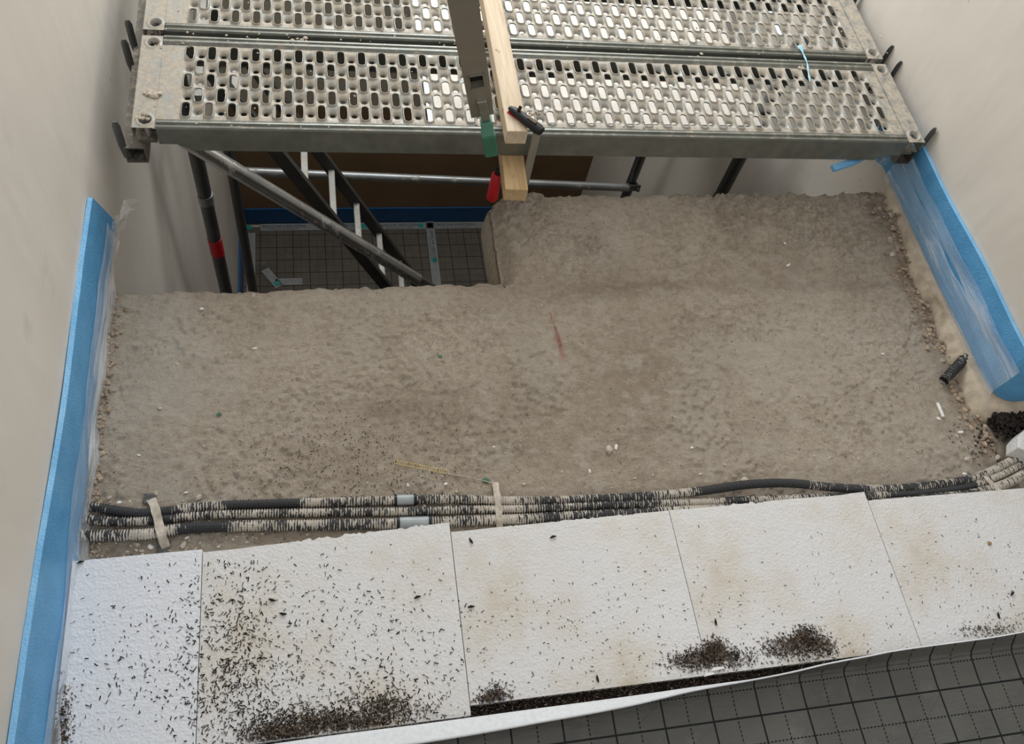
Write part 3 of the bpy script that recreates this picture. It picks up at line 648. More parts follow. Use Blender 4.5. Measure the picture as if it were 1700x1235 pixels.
make_plank(0, 'nearest perforated galvanised scaffold plank, its long side rail facing the viewer')
make_plank(.3456, 'second perforated galvanised scaffold plank, cut off by the top of the picture')

# support beams with locking tabs
ZBM = DZ - .058*DS
def beam(x, yf, label, tabs):
    root = empty('support_beam', (x, yf, ZBM-.048)); tag(root, label, 'support beam', 'square support beams under the deck ends')
    mb = MB(); w_ = .048; t = .0035; L = 1.42; z0 = 0; z1 = w_
    for a in ((-w_/2, w_/2, z1-t, z1), (-w_/2, w_/2, z0, z0+t), (-w_/2, -w_/2+t, z0+t, z1-t), (w_/2-t, w_/2, z0+t, z1-t)): mb.box(a[0], a[1], 0, L, a[2], a[3])
    mb.build('square_tube', BEAM, root)
    for (px, py) in tabs:
        c_ = at(px, py, 2, ZBM+.030) - np.array([x, yf, ZBM-.048]); X, Y = float(c_[0]), float(c_[1])
        mb = MB().prism([(X-.004, -.012), (X+.004, -.012), (X+.004, .012), (X-.004, .012)], .02, .05)
        mb = MB(); mb.tube([(X*.8, Y, .012), (X, Y, .05), (X, Y, .11), (X, Y, .122)], [.009, .009, .009, .005], 8, flat=.5, up=(0, 1, 0))
        mb.build('locking_tab', TUBED, root, smooth=True)
    return root
bl_ = at(226, 258, 2, ZBM-.024); br_ = at(1503, 262, 2, ZBM-.024)
beam(bl_[0], bl_[1], 'open-ended square steel beam under the left end of the deck', ((198, 226), (212, 90), (218, 58)))
beam(br_[0], br_[1], 'open-ended square steel beam under the right end of the deck', ((1538, 232), (1483, 122), (1469, 96), (1417, 4)))
print('BEAMS', bl_, br_)

# plaster lumps on the planks (dried splashes)
def onplank(px, py): return at(px, py, 2, DZ+.001)
it = []
for px, py, r in ((252, 158, .011), (262, 160, .009), (246, 156, .007), (238, 190, .010), (232, 196, .008), (242, 197, .008), (485, 68, .008), (497, 66, .009), (507, 64, .006), (475, 71, .006), (1140, 75, .008), (1158, 95, .007), (1165, 90, .006), (880, 190, .010), (890, 187, .007), (905, 189, .006), (905, 15, .008), (1330, 112, .008), (1462, 160, .006), (1445, 142, .006)):
    c = onplank(px, py); it += [(c[0]+random.gauss(0, r*.5), c[1]+random.gauss(0, r*.5), DZ+.001, r*random.uniform(.3, .75)) for _ in range(5)]
for k in range(260):
    px, py = random.uniform(250, 1480), random.choice((random.uniform(45, 75), random.uniform(200, 212), random.uniform(0, 215), random.uniform(60, 80)))
    c = onplank(px, py); it.append((c[0], c[1], DZ+.001, random.uniform(.0012, .0035)))
it = [i for i in it if i[1] > 1.56 and i[1] < 2.2]
lumps('plaster_splashes', it, STONE, 'dried plaster crumbs and splashes on the perforated deck', 'plaster', 'stuff')

# ------------------------------------------------------------------ scaffold frames, ladder, platform
def upright_frame(x, label, tape):
    root = empty('scaffold_tower_side', (x, 2.5, ZL)); tag(root, label, 'scaffold', 'upright sides of the scaffold tower')
    for y in (2.155, 2.90):
        MB().tube([(0, y-2.5, .02), (0, y-2.5, .10-ZL)], .0242, 16).build('standard', TUBED, root, smooth=True)
        MB().tube([(0, y-2.5, -.64-ZL-.02), (0, y-2.5, -.64-ZL+.02)], .027, 16).build('collar', TUBE, root, smooth=True)
        MB().box(-.06, .06, y-2.56, y-2.44, .0, .012).build('base_plate', TUBED, root)
    for z in (2.30, 2.66):
        MB().tube([(0, -.34, z), (0, .40, z)], .017, 12).build('cross_tube', TUBE, root, smooth=True)
    if tape: MB().tube([(0, -.345, tape[0]-ZL), (0, -.345, tape[1]-ZL)], .0262, 16).build('red_band', RED, root, smooth=True)['label'] = 'red tape band round the post'
    return root
z_a = at(357, 395, 1, 2.155)[2]; z_b = at(365, 420, 1, 2.155)[2]
upright_frame(.10, 'tubular scaffold end frame at the left wall with a red tape band', (z_b, z_a))
upright_frame(2.05, 'tubular scaffold end frame at the right wall behind the concrete landing', None)
A_ = at(350, 258, 1, 2.09); B_ = at(704, 470, 1, 2.09); d = (B_-A_)/np.linalg.norm(B_-A_)
r_ = empty('diagonal_brace', B_); tag(r_, 'long shiny diagonal tube crossing in front of the ladder', 'scaffold tube')
o = MB().tube([A_-d*.10-B_, np.zeros(3)-d*.04], .0262, 20).build('tube', TUBEL, r_, smooth=True)
MB().tube([-d*.05, -d*.01, d*.06], [.026, .024, .024], 14, flat=.35, up=(0, 1, 0)).build('flattened_end', TUBEL, r_, smooth=True)
MB().tube([A_-d*.16-B_, A_-d*.1-B_, A_-d*.06-B_], [.03, .03, .026], 14, flat=.4, up=(0, 1, 0)).build('flattened_end', TUBE, r_, smooth=True)
A2 = at(395, 284, 1, 2.86); B2 = at(1058, 312, 1, 2.86)
r_ = empty('horizontal_brace', A2); tag(r_, 'horizontal steel tube across the back of the scaffold', 'scaffold tube'); d = (B2-A2)/np.linalg.norm(B2-A2)
MB().tube([np.zeros(3), B2-A2-d*.05], .0205, 16).build('tube', TUBE, r_, smooth=True)
MB().tube([B2-A2-d*.06, B2-A2+d*.012], .022, 14, flat=.4, up=(0, 1, 0)).build('flattened_end', TUBED, r_, smooth=True)
MB().tube([B2-A2+np.array([0, -.02, 0]), B2-A2+np.array([0, .03, 0])], .009, 10).build('bolt', TUBED, r_, smooth=True)
# ladder
YL0, YL1 = 2.45, 2.755
p = at(467, 261, 1, YL0); q = at(636, 469, 1, YL0); d = q-p; d = d/np.linalg.norm(d)
top = p - d*((p[2]+.24)/d[2]); bot = p + d*((ZL-p[2])/d[2])
r_ = empty('ladder', bot); tag(r_, 'narrow dark ladder with pale rungs leaning inside the scaffold', 'ladder')
for y in (YL0, YL1):
    off = np.array([0, y-YL0, 0]); MB().bar(top+off-bot, bot*0+off, .028, .052, up=(1, 0, .5)).build('stringer', DKALU, r_, bevel=.002)
rr = [at(x_, y_, 1, YL0) for x_, y_ in ((557, 368), (597, 421), (635, 469))]
sp = np.linalg.norm(rr[2]-rr[0])/2; k0 = np.dot(rr[0]-top, d); L = np.linalg.norm(bot-top)
for k in range(-6, 12):
    s_ = k0 + k*sp
    if .03 < s_ < L-.05:
        c = top + d*s_ - bot; MB().bar(c+np.array([0, .01, 0]), c+np.array([0, YL1-YL0-.01, 0]), .028, .022, up=(0, 0, 1)).build('rung', ALU, r_, bevel=.003)
# working platform under the deck
r_ = empty('working_platform', (1.46, 2.52, -.24)); tag(r_, 'dusty white platform board seen through the slots of the deck', 'platform')
MB().box(.868-1.46, 2.02-1.46, 2.083-2.52, 2.92-2.52, .028, .040).build('platform_board', PLY, r_)
MB().box(.868-1.46, 2.02-1.46, 2.065-2.52, 2.083-2.52, -.03, .038).build('frame_rail', TUBE, r_)
MB().box(.868-1.46, 2.02-1.46, 2.92-2.52, 2.94-2.52, -.03, .036).build('frame_rail', TUBE, r_)
MB().box(.848-1.46, .868-1.46, 2.065-2.52, 2.94-2.52, -.03, .036).build('frame_rail', TUBE, r_)
MB().box(.128-1.46, .150-1.46, 2.18-2.52, 2.88-2.52, .0, .040).build('frame_rail', ALU, r_)

# ------------------------------------------------------------------ timbers, clamp, ladder stile
def timber(name, P0, P1, wd, ht, mat, label):
    P0, P1 = np.array(P0), np.array(P1); o = MB().bar(P0*0, P1-P0, wd, ht).build(name, mat, bevel=.0025); o.location = P0; tag(o, label, 'timber', 'timber pieces clamped to the deck'); return o
ztm = DZ+.004+.021
e0 = (at(842.4, 218.6, 2, ztm+.021)+at(877, 217.6, 2, ztm+.021))/2; e1 = (at(799, 0, 2, ztm+.021)+at(836, 0, 2, ztm+.021))/2; dd = e1-e0
wdt = np.linalg.norm(at(842.4, 218.6, 2, ztm+.021)-at(877, 217.6, 2, ztm+.021))
e0[2] = e1[2] = ztm; timber('timber_batten', e0, e0+(e1-e0)*1.5, wdt, .042, TIMB, 'pale squared timber batten lying across the top of the deck')
zu = DZ-.071-.022
g0 = (at(842, 315, 2, zu+.02)+at(874, 315, 2, zu+.02))/2; g1 = (at(832, 262, 2, zu+.02)+at(871, 262, 2, zu+.02))/2
g0[2] = g1[2] = zu; u_ = (g1-g0)/np.linalg.norm(g1-g0); timber('timber_batten', g0, g0+u_*.5, .058, .042, TIMB2, 'yellowish timber batten end sticking out from under the deck')
# F-clamp
jt = at(852, 183, 2, ztm+.03); jr = at(893, 214, 2, ztm+.03)
cl = empty('bar_clamp', (jr[0], jr[1], 0)); tag(cl, 'black and red bar clamp gripping the timbers to the deck', 'clamp'); J = np.array([jr[0], jr[1], 0.])
a = jt-J; b = jr-J; u = (b-a)/np.linalg.norm(b-a)
MB().tube([a-u*.012, a, a+u*.03, b-u*.03, b, b+u*.012], [.006, .011, .0125, .014, .015, .012], 10, flat=.8).build('fixed_jaw', BLACK, cl, smooth=True)
MB().tube([a+np.array([-.004, .0, -.012])-u*.008, a+np.array([0, 0, -.012])+u*.03], .010, 10, flat=.6).build('jaw_pad', RED, cl, smooth=True)
MB().tube([a+u*.015+np.array([0, 0, .008]), a+u*.015+np.array([.006, .006, .018])], .0045, 8).build('release_lever', BLACK, cl, smooth=True)
MB().tube([b-u*.035+np.array([0, 0, .0125]), b-u*.008+np.array([0, 0, .0135])], .0045, 8, flat=.3).build('jaw_inlay', CHIPB, cl, smooth=True)
zrb = at(872, 320, 1, jr[1])[2]
MB().bar((0, 0, zrb), (0, 0, jr[2]+.004), .021, .007, up=(.35, -1, 0)).build('rail', STEEL, cl, bevel=.001)
hz1, hz0 = at(825, 288, 1, 1.55), at(818, 331, 1, 1.55); hx = hz1-J
MB().tube([b*0+(0, 0, zu-.035), (hx[0], hx[1], zu-.035)], .010, 10, flat=1.2).build('sliding_jaw', BLACK, cl, smooth=True)
MB().tube([(hx[0], hx[1], hz1[2]-.004), (hx[0], hx[1], zu-.02)], .0065, 10).build('screw', BLACK, cl, smooth=True)
MB().tube([(hx[0], hx[1], hz1[2]), (hx[0], hx[1], hz1[2]-.006), (hx[0], hx[1], (hz0[2]+hz1[2])/2), (hx[0], hx[1], hz0[2]+.008), (hx[0], hx[1], hz0[2])], [.010, .0135, .0155, .0165, .011], 12).build('handle', RED, cl, smooth=True)['label'] = 'red screw handle'
# inclined ladder stile / extending profile with green foot
depth0 = 2.02; 
def atd(px, py, dep): d_ = CR*(px-850)/F_PX - CU*(py-617.5)/F_PX + CF; return CAM + d_*dep
Pb = atd(800, 185, 1.90); Pt = atd(768.5, 0, 1.42); ds = (Pt-Pb)/np.linalg.norm(Pt-Pb)
vw = (Pb+Pt)/2-CAM; vw /= np.linalg.norm(vw); nrm = vw - ds*np.dot(vw, ds); nrm /= np.linalg.norm(nrm); sd = np.cross(ds, nrm)
foot = atd(815.5, 254, 1.985); r_ = empty('ladder_stile', foot); tag(r_, 'olive aluminium ladder stile with a square rung hole and green foot, leaning over the deck', 'ladder stile')
def prj(p_): q_ = p_-CAM; z_ = q_@CF; return np.array([850+F_PX*(q_@CR)/z_, 617.5-F_PX*(q_@CU)/z_])
sH = min(np.linspace(0, np.linalg.norm(Pt-Pb), 400), key=lambda v_: abs(prj(Pb+ds*v_)[1]-126)); V = []; Fc = []
w2 = .0255; t2 = .011; h2 = .0135
Mx = Matrix(((sd[0], ds[0], -nrm[0], 0), (sd[1], ds[1], -nrm[1], 0), (sd[2], ds[2], -nrm[2], 0), (0, 0, 0, 1)))
Mx.translation = Vector(Pb-foot); st = MB(); Ltot = np.linalg.norm(Pt-Pb)+.35
st.box(-w2, -h2, 0, Ltot, -t2, t2, Mx).box(h2, w2, 0, Ltot, -t2, t2, Mx).box(-h2, h2, 0, sH-.028, -t2, t2, Mx).box(-h2, h2, sH+.028, Ltot, -t2, t2, Mx)
st.box(-h2, h2, sH-.028, sH+.028, -t2, -t2+.002, Mx).build('profile', PROF, r_)
rim = MB()
for a in ((-.0165, .0165, sH+.027, sH+.034), (-.0165, .0165, sH-.034, sH-.027), (-.0165, -.0132, sH-.034, sH+.034), (.0132, .0165, sH-.034, sH+.034)): rim.box(a[0], a[1], a[2], a[3], t2-.001, t2+.0025, Mx)
rim.build('rung_collar', STEEL, r_)
MB().box(-h2+.0005, h2-.0005, sH-.0275, sH+.0275, -.004, -.002, Mx).build('hole_shade_plate', BLACK, r_)  # black plate in the rung opening, the shade inside is its colour
q0 = atd(799, 164, 1.80)-foot; q1 = atd(806.5, 198, 1.905)-foot; q2 = np.zeros(3)
MB().bar(q0, q1+(q1-q0)*.3, .0195, .016, up=tuple(-nrm)).build('inner_tongue', STEEL, r_, bevel=.001)
fA = q1; MB().bar(fA, fA*.60, .0275, .028, up=tuple(-nrm)).build('green_wrap', GREENT, r_, bevel=.002)
MB().bar(fA*.62, fA*0, .0315, .032, up=tuple(-nrm)).build('rubber_foot', GREEN, r_, bevel=.004)

# ------------------------------------------------------------------ lower level mat, tapes, strip
LG = m_grid('lower_grid_print', (.12, .104, .084), (.003, .003, .004), .40-1.08, 3.632-1.9, False, thin=True, rough=.5)
lm = MB().box(-1.08, 1.09, -2.6, 1.80, -.010, .0).build('grid_mat', LG); lm.location = (1.08, 1.9, ZL+.001); tag(lm, 'dark grid-printed mat on the lower level floor seen under the deck', 'floor mat')
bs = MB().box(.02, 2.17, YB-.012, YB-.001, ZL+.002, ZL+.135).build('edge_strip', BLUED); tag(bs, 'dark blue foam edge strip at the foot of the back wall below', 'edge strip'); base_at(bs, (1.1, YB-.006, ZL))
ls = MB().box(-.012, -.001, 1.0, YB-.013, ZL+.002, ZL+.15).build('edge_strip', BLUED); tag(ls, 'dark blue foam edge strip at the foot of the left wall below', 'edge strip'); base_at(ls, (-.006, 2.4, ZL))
def tape_piece(cx, cy, L, wd, ang, label, text=None, teal=()):
    z = ZL+.0035; root = empty('adhesive_tape', (cx, cy, z)); root.rotation_euler.z = ang; tag(root, label, 'tape')
    MB().box(-L/2, L/2, -wd/2, wd/2, -.002, .0006).build('tape_band', TAPE, root)
    if text:
        for tx in text:
            c = bpy.data.curves.new('print', 'FONT'); c.body = 'SANCHA HEROZEN'; c.size = wd*.55; c.extrude = .0002; c.align_x = 'CENTER'; c.align_y = 'CENTER'
            tmp = bpy.data.objects.new('print', c); COL.objects.link(tmp); dg = bpy.context.evaluated_depsgraph_get(); me = bpy.data.meshes.new_from_object(tmp.evaluated_get(dg)); bpy.data.objects.remove(tmp)
            po = bpy.data.objects.new('lettering', me); COL.objects.link(po); me.materials.clear(); me.materials.append(INK); po.parent = root; po.location = (tx, wd*.08, .0012)
            MB().box(tx-.09, tx+.09, -wd*.33, -wd*.28, .0006, .001).build('printed_line', INK, root)
    for tx in teal: MB().box(tx-.016, tx+.016, -wd*.35, wd*.35, .0006, .0012).build('teal_square', TEALM, root)
    for yy in (-.4, .4): MB().box(-L/2, L/2, wd*yy-.001, wd*yy+.001, .0006, .0009).build('printed_line', COUP, root)
    return root
yT = YB-.012-.033
tx = [at(x, 363, 1, yT)[0] for x in (470, 565, 663, 758)]; tq = [at(x, 363, 1, yT)[0] for x in (411, 605, 700)]
tape_piece(1.1, yT, 2.0, .055, 0, 'printed white tape along the foot of the back wall below', [v-1.1 for v in tx], [v-1.1 for v in tq])
va = at(713, 368, 2, ZL); vb = at(725, 470, 2, ZL); an = math.atan2(vb[1]-va[1], vb[0]-va[0]); L_ = 1.5; u = (vb-va)/np.linalg.norm(vb-va); cv = va+u*L_/2
tape_piece(cv[0], cv[1], L_, .055, an, 'printed white tape running forward over the lower mat', [np.linalg.norm(at(718, 410, 2, ZL)-cv)*-1], [-np.linalg.norm(at(719, 432, 2, ZL)-cv)])
ta = at(400, 400, 2, ZL); tape_piece(.045, 2.9, 1.5, .05, math.pi/2, 'white tape along the foot of the left wall below')
c = at(452, 462, 2, ZL); tape_piece(c[0], c[1], .16, .05, -1.0, 'short scrap of white tape with a teal mark by the left post', None, (.05,))
c = at(480, 468, 2, ZL); tape_piece(c[0], c[1], .16, .05, 0, 'short flat scrap of white tape beside the tape scrap with the teal mark')

# ------------------------------------------------------------------ loose things on the landing
# yellow grid strip with thin rod
def G(px, py, dz=0): c_ = at(px, py, 2, .003); return np.array([c_[0], c_[1], gz(c_[0], c_[1])+dz])
a = G(655, 768, .004); b = G(745, 786, .004); c = G(820, 803, .004)
r_ = empty('plastic_lattice', b); tag(r_, 'thin yellow plastic lattice strip with a pale tail in front of the conduits', 'plastic strip')
t_ = (b-a)/np.linalg.norm(b-a); s_ = np.array([-t_[1], t_[0], 0])*.0042; lt = MB()
for k in (-1, 1): lt.tube([a+s_*k-b, b*0+s_*k], .0007, 6)
n_ = 22
for k in range(n_+1): p = a+(b-a)*k/n_-b; lt.tube([p-s_*1.25, p+s_*1.25], .0005, 5)
lt.build('lattice', YEL, r_); MB().tube([s_*-.9-t_*.01, (c-b)*.5, c-b], .0010, 6).build('tail_rod', STRAP, r_)
def flake(px, py, r, label, mat, name, cat='plastic scrap'):
    p = G(px, py, .0); n = 6; poly = [(math.cos(6.283*k/n)*r*random.uniform(.6, 1.2), math.sin(6.283*k/n)*r*random.uniform(.5, 1)) for k in range(n)]
    o = MB().prism(poly, .001, .0032).build(name, mat); o.location = p; tag(o, label, cat); return o
flake(363, 687, .0055, 'dark green plastic chip on the left part of the concrete', GREEN, 'green_chip')
flake(731, 591, .0050, 'dark green plastic chip on the upper middle of the concrete', GREEN, 'green_chip')
flake(807, 798, .0085, 'green plastic chip beside the tail of the yellow lattice strip', GREEN, 'green_chip')
# white foam sliver
a = G(1557, 668, .005); b = G(1566, 692, .005); o = MB().bar(a*0, b-a, .007, .006).build('foam_sliver', WHT, bevel=.001); o.location = a; tag(o, 'white foam sliver on the concrete near the right corner', 'foam scrap')
a = G(1560, 693, .0); lumps('foam_crumb', [(0, 0, 0, .005)], WHT, 'white foam crumb at the end of the foam sliver', 'foam scrap').location = a
# crumbs: one object each
crumbs = [(1308, 441, .0065), (1236, 546, .004), (1300, 408, .006), (1478, 425, .007), (1466, 587, .005), (1475, 365, .013), (1604, 786, .008), (1607, 760, .006), (1597, 716, .007), (1590, 722, .006), (1658, 758, .010), (1237, 796, .007), (980, 780, .005), (934, 781, .005), (740, 804, .006), (733, 791, .004), (677, 806, .004), (690, 842, .005), (705, 841, .006),
          (258, 819, .005), (215, 832, .005), (182, 827, .006), (197, 834, .006), (330, 826, .006), (309, 818, .004), (420, 488, .006), (335, 515, .006), (293, 604, .004), (423, 578, .005), (352, 624, .004), (338, 741, .004), (265, 678, .004), (230, 755, .004), (305, 905, .009), (250, 908, .008), (227, 903, .006), (310, 893, .004), (1305, 612, .003), (1450, 570, .003), (1546, 527, .005), (1520, 485, .004), (1165, 785, .006), (1150, 742, .005), (1012, 745, .009), (1024, 740, .007), (900, 505, .005), (820, 742, .004), (870, 803, .004)]
p0 = None
for i, (px, py, r) in enumerate(crumbs):
    p = G(px, py); p[2] -= .0005
    if i < 4 or p0 is None:
        o = lumps('plaster_crumb', [(0, 0, 0, .0055)], WHT if i % 2 == 0 else STONE); src = o; p0 = o if i == 0 else p0
        if i < 4:
            (protos := globals().setdefault('protos', [])).append(o)
    else:
        src = protos[i % 4 if i % 5 else 1]; o = src.copy(); COL.objects.link(o)
    o.location = p; o.scale = (r/.0055,)*3; o.rotation_euler.z = random.uniform(0, 6)
    zone = 'beside the conduits' if py > 770 else 'near the left wall' if px < 300 else 'on the left half of the concrete' if px < 850 else 'near the right corner' if (px > 1540 and py > 650) else 'in the middle of the concrete' if px < 1290 else 'along the right side of the concrete'
    tag(o, ('largest ' if r >= .009 else 'medium ' if r >= .006 else 'tiny ') + ('white' if src.data.materials[0] == WHT else 'beige') + ' plaster crumb ' + zone, 'crumb', 'plaster crumbs ' + zone)
# rubble at the wall feet
it = []
for k in range(900):
    y = random.uniform(.72, 1.575); x = W - abs(random.gauss(0, .028)) - .004 - .02*float(vnoise(y, 0, 9, 200))
    it.append((x, y, gz(min(x, W-.005), y)-.001+random.uniform(0, .008)*(x > W-.03), random.choice((.0015, .002, .002, .003, .004, .007))))
lumps('rubble', it, RUB, 'brown crumbly rubble along the foot of the right wall', 'rubble', 'stuff')
# broken plaster ledge at the foot of the right wall
pc = [((W+.0105, y), (-1, 0)) for y in np.linspace(1.585, .885, 150)] + [((W+.054-.0435*math.cos(t), .885-.0435*math.sin(t)), (-math.cos(t), -math.sin(t))) for t in np.linspace(.1, math.pi/2, 16)] + [((x, .8415), (0, -1)) for x in np.linspace(W+.06, 2.6, 60)]
V = []; ys = pc
for k_, ((x_, y_), (nx_, ny_)) in enumerate(pc):
    q_ = k_*.0047
    d_ = .006 + .040*float(fbm(q_, 0, 12, 210, 5, .65)) + .022*float(smooth(105, 150, k_))*float(smooth(190, 165, k_)); rg = lambda z_: .007*(float(fbm(q_, z_*1.0, 45, 211, 3))-.5)
    for (dx_, z_) in ((0, .0525), (.0095, .0525), (.0095+rg(.05)*.3, .046+rg(.1)), (.010+d_*.30+rg(.04), .036), (d_*.55+.004+rg(.03)*1.5, .026+rg(.9)), (d_*.8+.003+rg(.02)*1.5, .013+rg(.3)), (d_+.002, -.010)):
        V.append((x_+nx_*dx_, y_+ny_*dx_, z_))
m6 = 7; Fc = [(i*m6+k, (i+1)*m6+k, (i+1)*m6+k+1, i*m6+k+1) for i in range(len(ys)-1) for k in range(m6-1)]
o = mesh_obj('trim_1', V, Fc, RAWP, None, True); tag(o, 'crumbling plaster foot of the right wall below the blue strip', 'trim', kind='structure')
it = []
for k in range(420):
    y = random.uniform(.64, 1.29); x = abs(random.gauss(0, .013))+.002 + (.03*random.random() if y < .74 else 0)
    it.append((x, y, gz(x, y), random.choice((.0015, .002, .003, .004, .006))))
lumps('rubble', it, RUB, 'brown crumbly rubble along the foot of the left wall', 'rubble', 'stuff')
it = []
for k in range(420):
    x = random.uniform(.0, .35) if k < 200 else random.uniform(0, 2.1); y = random.uniform(.635, .74) if k < 200 else random.choice((random.uniform(.70, .76), random.uniform(.632, .65)))
    it.append((x, y, gz(x, y), random.uniform(.001, .0035)))
lumps('gravel', it, STONE, 'pale grit scattered between and beside the conduits', 'gravel', 'stuff')
it = [(float(x), float(y), gz(x, y), random.choice((.0008, .001, .0014, .002))) for x, y in zip(RNG.uniform(.02, 2.1, 900), RNG.uniform(.72, 1.28, 900))]
lumps('grit', it, STONE, 'fine pale grit sprinkled over the concrete landing', 'grit', 'stuff')
# dark hole debris at the right corner
it = []
for k in range(500):
    x = 2.175 + abs(random.gauss(0, .06)); y = .815 - abs(random.gauss(0, .03)); it.append((x, y, random.uniform(-.002, .03)*min(1, max(0, (x-2.13)/.05)), random.uniform(.003, .008)))
lumps('soil', it, CHIP, 'black crumbly soil heap in the right corner behind the foam offcut', 'soil', 'stuff')
pts = []
for k in range(170):
    px, py = random.gauss(1645, 26), random.gauss(722, 22); c = at(px, py, 2, 0)
    if c[0] < W-.01 and c[1] > .66: pts.append((c[0], c[1], gz(c[0], c[1])+.001))
chips('bark_chips', pts, CHIP, 'black chips spilling from the right corner over the concrete', lmin=.003, lmax=.011, wd=.002)
# dark chips on the landing
pts = []
for (cx, cy, sx, sy, n) in ((560, 770, 90, 40, 420), (650, 740, 90, 40, 130), (700, 800, 60, 14, 60), (1300, 700, 220, 80, 90), (300, 700, 120, 130, 60), (900, 720, 220, 90, 60), (430, 880, 160, 14, 130)):
    for k in range(n):
        px, py = random.gauss(cx, sx), random.gauss(cy, sy); c = at(px, py, 2, 0)
        if .02 < c[0] < W-.05 and .63 < c[1] < (1.25 if c[0] < XN else 1.5): pts.append((c[0], c[1], gz(c[0], c[1])+.0008))
chips('dark_chips', pts, CHIP, 'small dark chips scattered on the concrete landing', lmin=.002, lmax=.006, wd=.0011)
# chips on the foam boards
def onboard(px, py):
    c_ = at(px, py, 2, ZE); return c_
def cluster(lst, mult=1.0, zpile=0, lim=None):
    out = []
    for (cx, cy, sx, sy, n) in lst:
        for k in range(int(n*mult)):
            px, py = random.gauss(cx, sx), random.gauss(cy, sy); c_ = onboard(px, py)
            if .012 < c_[0] < 2.6 and (YC+.014 if c_[0] < .735 else YN+.002) < c_[1] < .598: out.append((c_[0], c_[1], ZE+random.uniform(0, zpile)))
    return out
pts = cluster([(385, 1060, 40, 80, 620), (400, 1160, 60, 45, 480), (450, 1130, 120, 60, 200), (330, 990, 120, 60, 110), (520, 1010, 110, 60, 170), (660, 1060, 90, 60, 180), (220, 1120, 80, 70, 150), (640, 1160, 50, 25, 250), (560, 1190, 70, 18, 350)])
chips('dark_chips', pts, CHIP, 'dark chips thickly strewn over the left foam boards', lmin=.003, lmax=.0095, wd=.0014)
pts = cluster([(900, 1080, 120, 60, 170), (1000, 1020, 180, 80, 120), (1250, 1040, 200, 60, 160), (1560, 960, 120, 60, 90), (1660, 980, 40, 40, 50), (1400, 900, 200, 60, 30)])
chips('dark_chips', pts, CHIP, 'sparse dark chips on the middle and right foam boards', lmin=.002, lmax=.007, wd=.0012)
def pile(pl, label, h):
    out = []
    for (cx, cy, sx, sy, n) in pl:
        for k in range(n):
            a_, b_ = random.gauss(0, 1), random.gauss(0, 1); px, py = cx+a_*sx, cy+b_*sy; c_ = onboard(px, py)
            if (YC+.014 if c_[0] < .735 else YN+.001) < c_[1] < .59: out.append((c_[0], c_[1], ZE+h*math.exp(-(a_*a_+b_*b_)/1.2)*random.random()))
    m = len(out); random.shuffle(out)
    chips('debris_pile', out[:m//2], CHIP, label+', dark chips', 'debris pile', .003, .007, .0013, .5)
    chips('debris_pile', out[m//2:], CHIPB, label+', brown fibres', 'debris pile', .003, .008, .0014, .5)
pile([(1178, 1088, 20, 9, 700), (1186, 1074, 10, 8, 320), (1150, 1098, 24, 8, 450), (1215, 1092, 22, 9, 350)], 'debris pile on the foam joint right of the middle', .007)
pile([(1336, 1052, 10, 8, 260), (1340, 1064, 19, 8, 480), (1305, 1074, 22, 9, 500), (1362, 1075, 14, 9, 300), (1330, 1090, 45, 6, 120)], 'fan-shaped debris pile near the upturned mat edge', .006)
pile([(822, 1152, 14, 8, 260), (808, 1162, 10, 6, 160)], 'small debris pile at the joint of the second and middle boards', .004)
pile([(1640, 1046, 26, 6, 150), (1680, 1030, 18, 12, 40)], 'small debris pile at the right edge of the picture', .004)
pile([(560, 1198, 60, 10, 1200), (640, 1176, 24, 14, 420), (470, 1218, 36, 10, 1100), (700, 1178, 20, 6, 60)], 'long debris drift at the near edge of the second board', .006)
pile([(105, 1190, 8, 30, 260), (96, 1225, 6, 10, 200)], 'dark debris against the left edge strip at the bottom', .005)
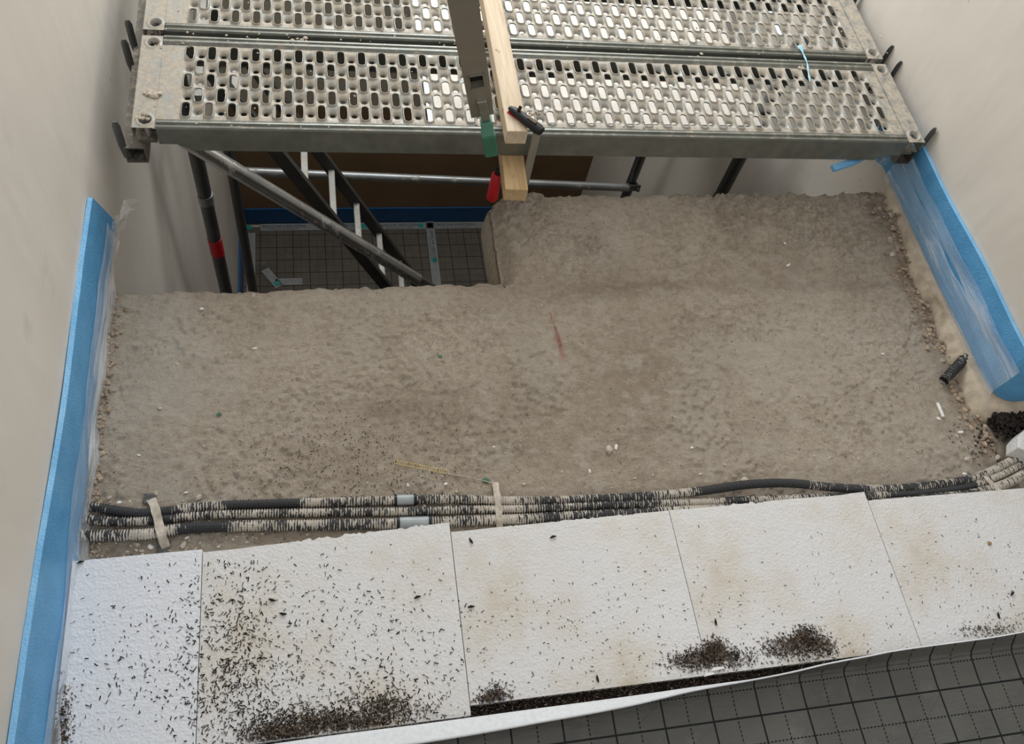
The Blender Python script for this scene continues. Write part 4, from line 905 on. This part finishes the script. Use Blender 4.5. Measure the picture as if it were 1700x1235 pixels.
# debris in the gap between boards and mat
pts = []
for k in range(5200):
    x = random.uniform(.3, 1.62); y = random.uniform(YC+.006, YN+.004); pts.append((x, y, random.uniform(.028, .046)))
chips('gap_debris', pts[:3600], CHIP, 'dark chips filling the gap between foam boards and grey mat', 'debris', .003, .008, .0016, .5)
chips('gap_debris', pts[3600:], CHIPB, 'brown fibres filling the gap between foam boards and grey mat', 'debris', .003, .009, .0015, .5)
o = MB().box(.0, 2.6, YC-.002, YN+.002, .002, .029).build('packed_dirt', CHIP); tag(o, 'packed dark dirt at the bottom of the gap beside the grey mat', 'dirt', kind='stuff')
for px, py, l_ in ((1190, 1111, .03), (1176, 1120, .022)):
    p = at(px, py, 2, .052); o = MB().prism([(-l_/2, -.003), (l_/2, -.001), (l_/2, .003), (-l_/4, .004)], 0, .004).build('foam_crumb', WHT); o.location = p; tag(o, ('upper' if py < 1115 else 'lower')+' white foam splinter over the dark gap', 'foam scrap')
# larger loose bits on the boards
p = onboard(1642, 902); lumps('pebble', [(0, 0, 0, .006)], m_simple('ochre', (.38, .24, .12), .8), 'ochre pebble on the rightmost foam board', 'pebble').location = p
for i, (px, py) in enumerate(((782, 898), (918, 892), (693, 992), (470, 1019), (452, 996), (782, 1008), (1188, 1033), (1680, 986), (1657, 1022), (992, 1127), (134, 934))):
    p = onboard(px, py); a_ = random.uniform(0, 3)
    if i == 0: o = MB().tube([(-.007, 0, .0025), (0, .001, .003), (.007, 0, .0025)], [.0012, .0028, .001], 6).build('bark_flake', CHIP); bf = o
    else: o = bf.copy(); COL.objects.link(o)
    o.location = p; o.rotation_euler.z = a_; wh = ('at the far left corner of the middle board', 'at the far edge of the middle board', 'near the right side of the second board', 'on the chip-strewn second board, nearer one', 'on the chip-strewn second board, farther one', 'against the joint of the second and middle boards', 'just above the debris pile on the joint', 'on the rightmost board near the picture edge', 'on the rightmost board close to the mat edge', 'near the gap on the middle board', 'at the far left corner of the ridged board')[i]
    tag(o, 'dark flake ' + wh, 'flake', 'larger dark flakes on the foam boards')
# blue twisted plastic on the planks
S = spline([np.array(at(*q_, 2, DZ+.008)) for q_ in ((1328, 76), (1334, 90), (1340, 105), (1342, 120), (1345, 136))], 24)
o = MB().tube(S, [.006, .0075, .006, .004, .0025, .002]+[.0022+.001*math.sin(k) for k in range(18)], 7, flat=.6).build('plastic_twist', LBLUE, smooth=True); tag(o, 'twisted light blue plastic scrap lying across the two planks', 'plastic scrap'); base_at(o, (S[0][0], S[0][1], DZ))
# rust mark and bolt on the front rail
p = at(1447, 254, 1, DY-.002-.012); o = MB().prism([(math.cos(k)*.010*random.uniform(.7, 1.2), math.sin(k)*.005) for k in np.linspace(0, 5.6, 9)], 0, .0015, Matrix.Rotation(math.pi/2, 4, 'X')).build('rust_spot', BROWN); o.location = (p[0], p[1]+.0005, p[2]); tag(o, 'rust spot on the front rail near its right end', 'rust')
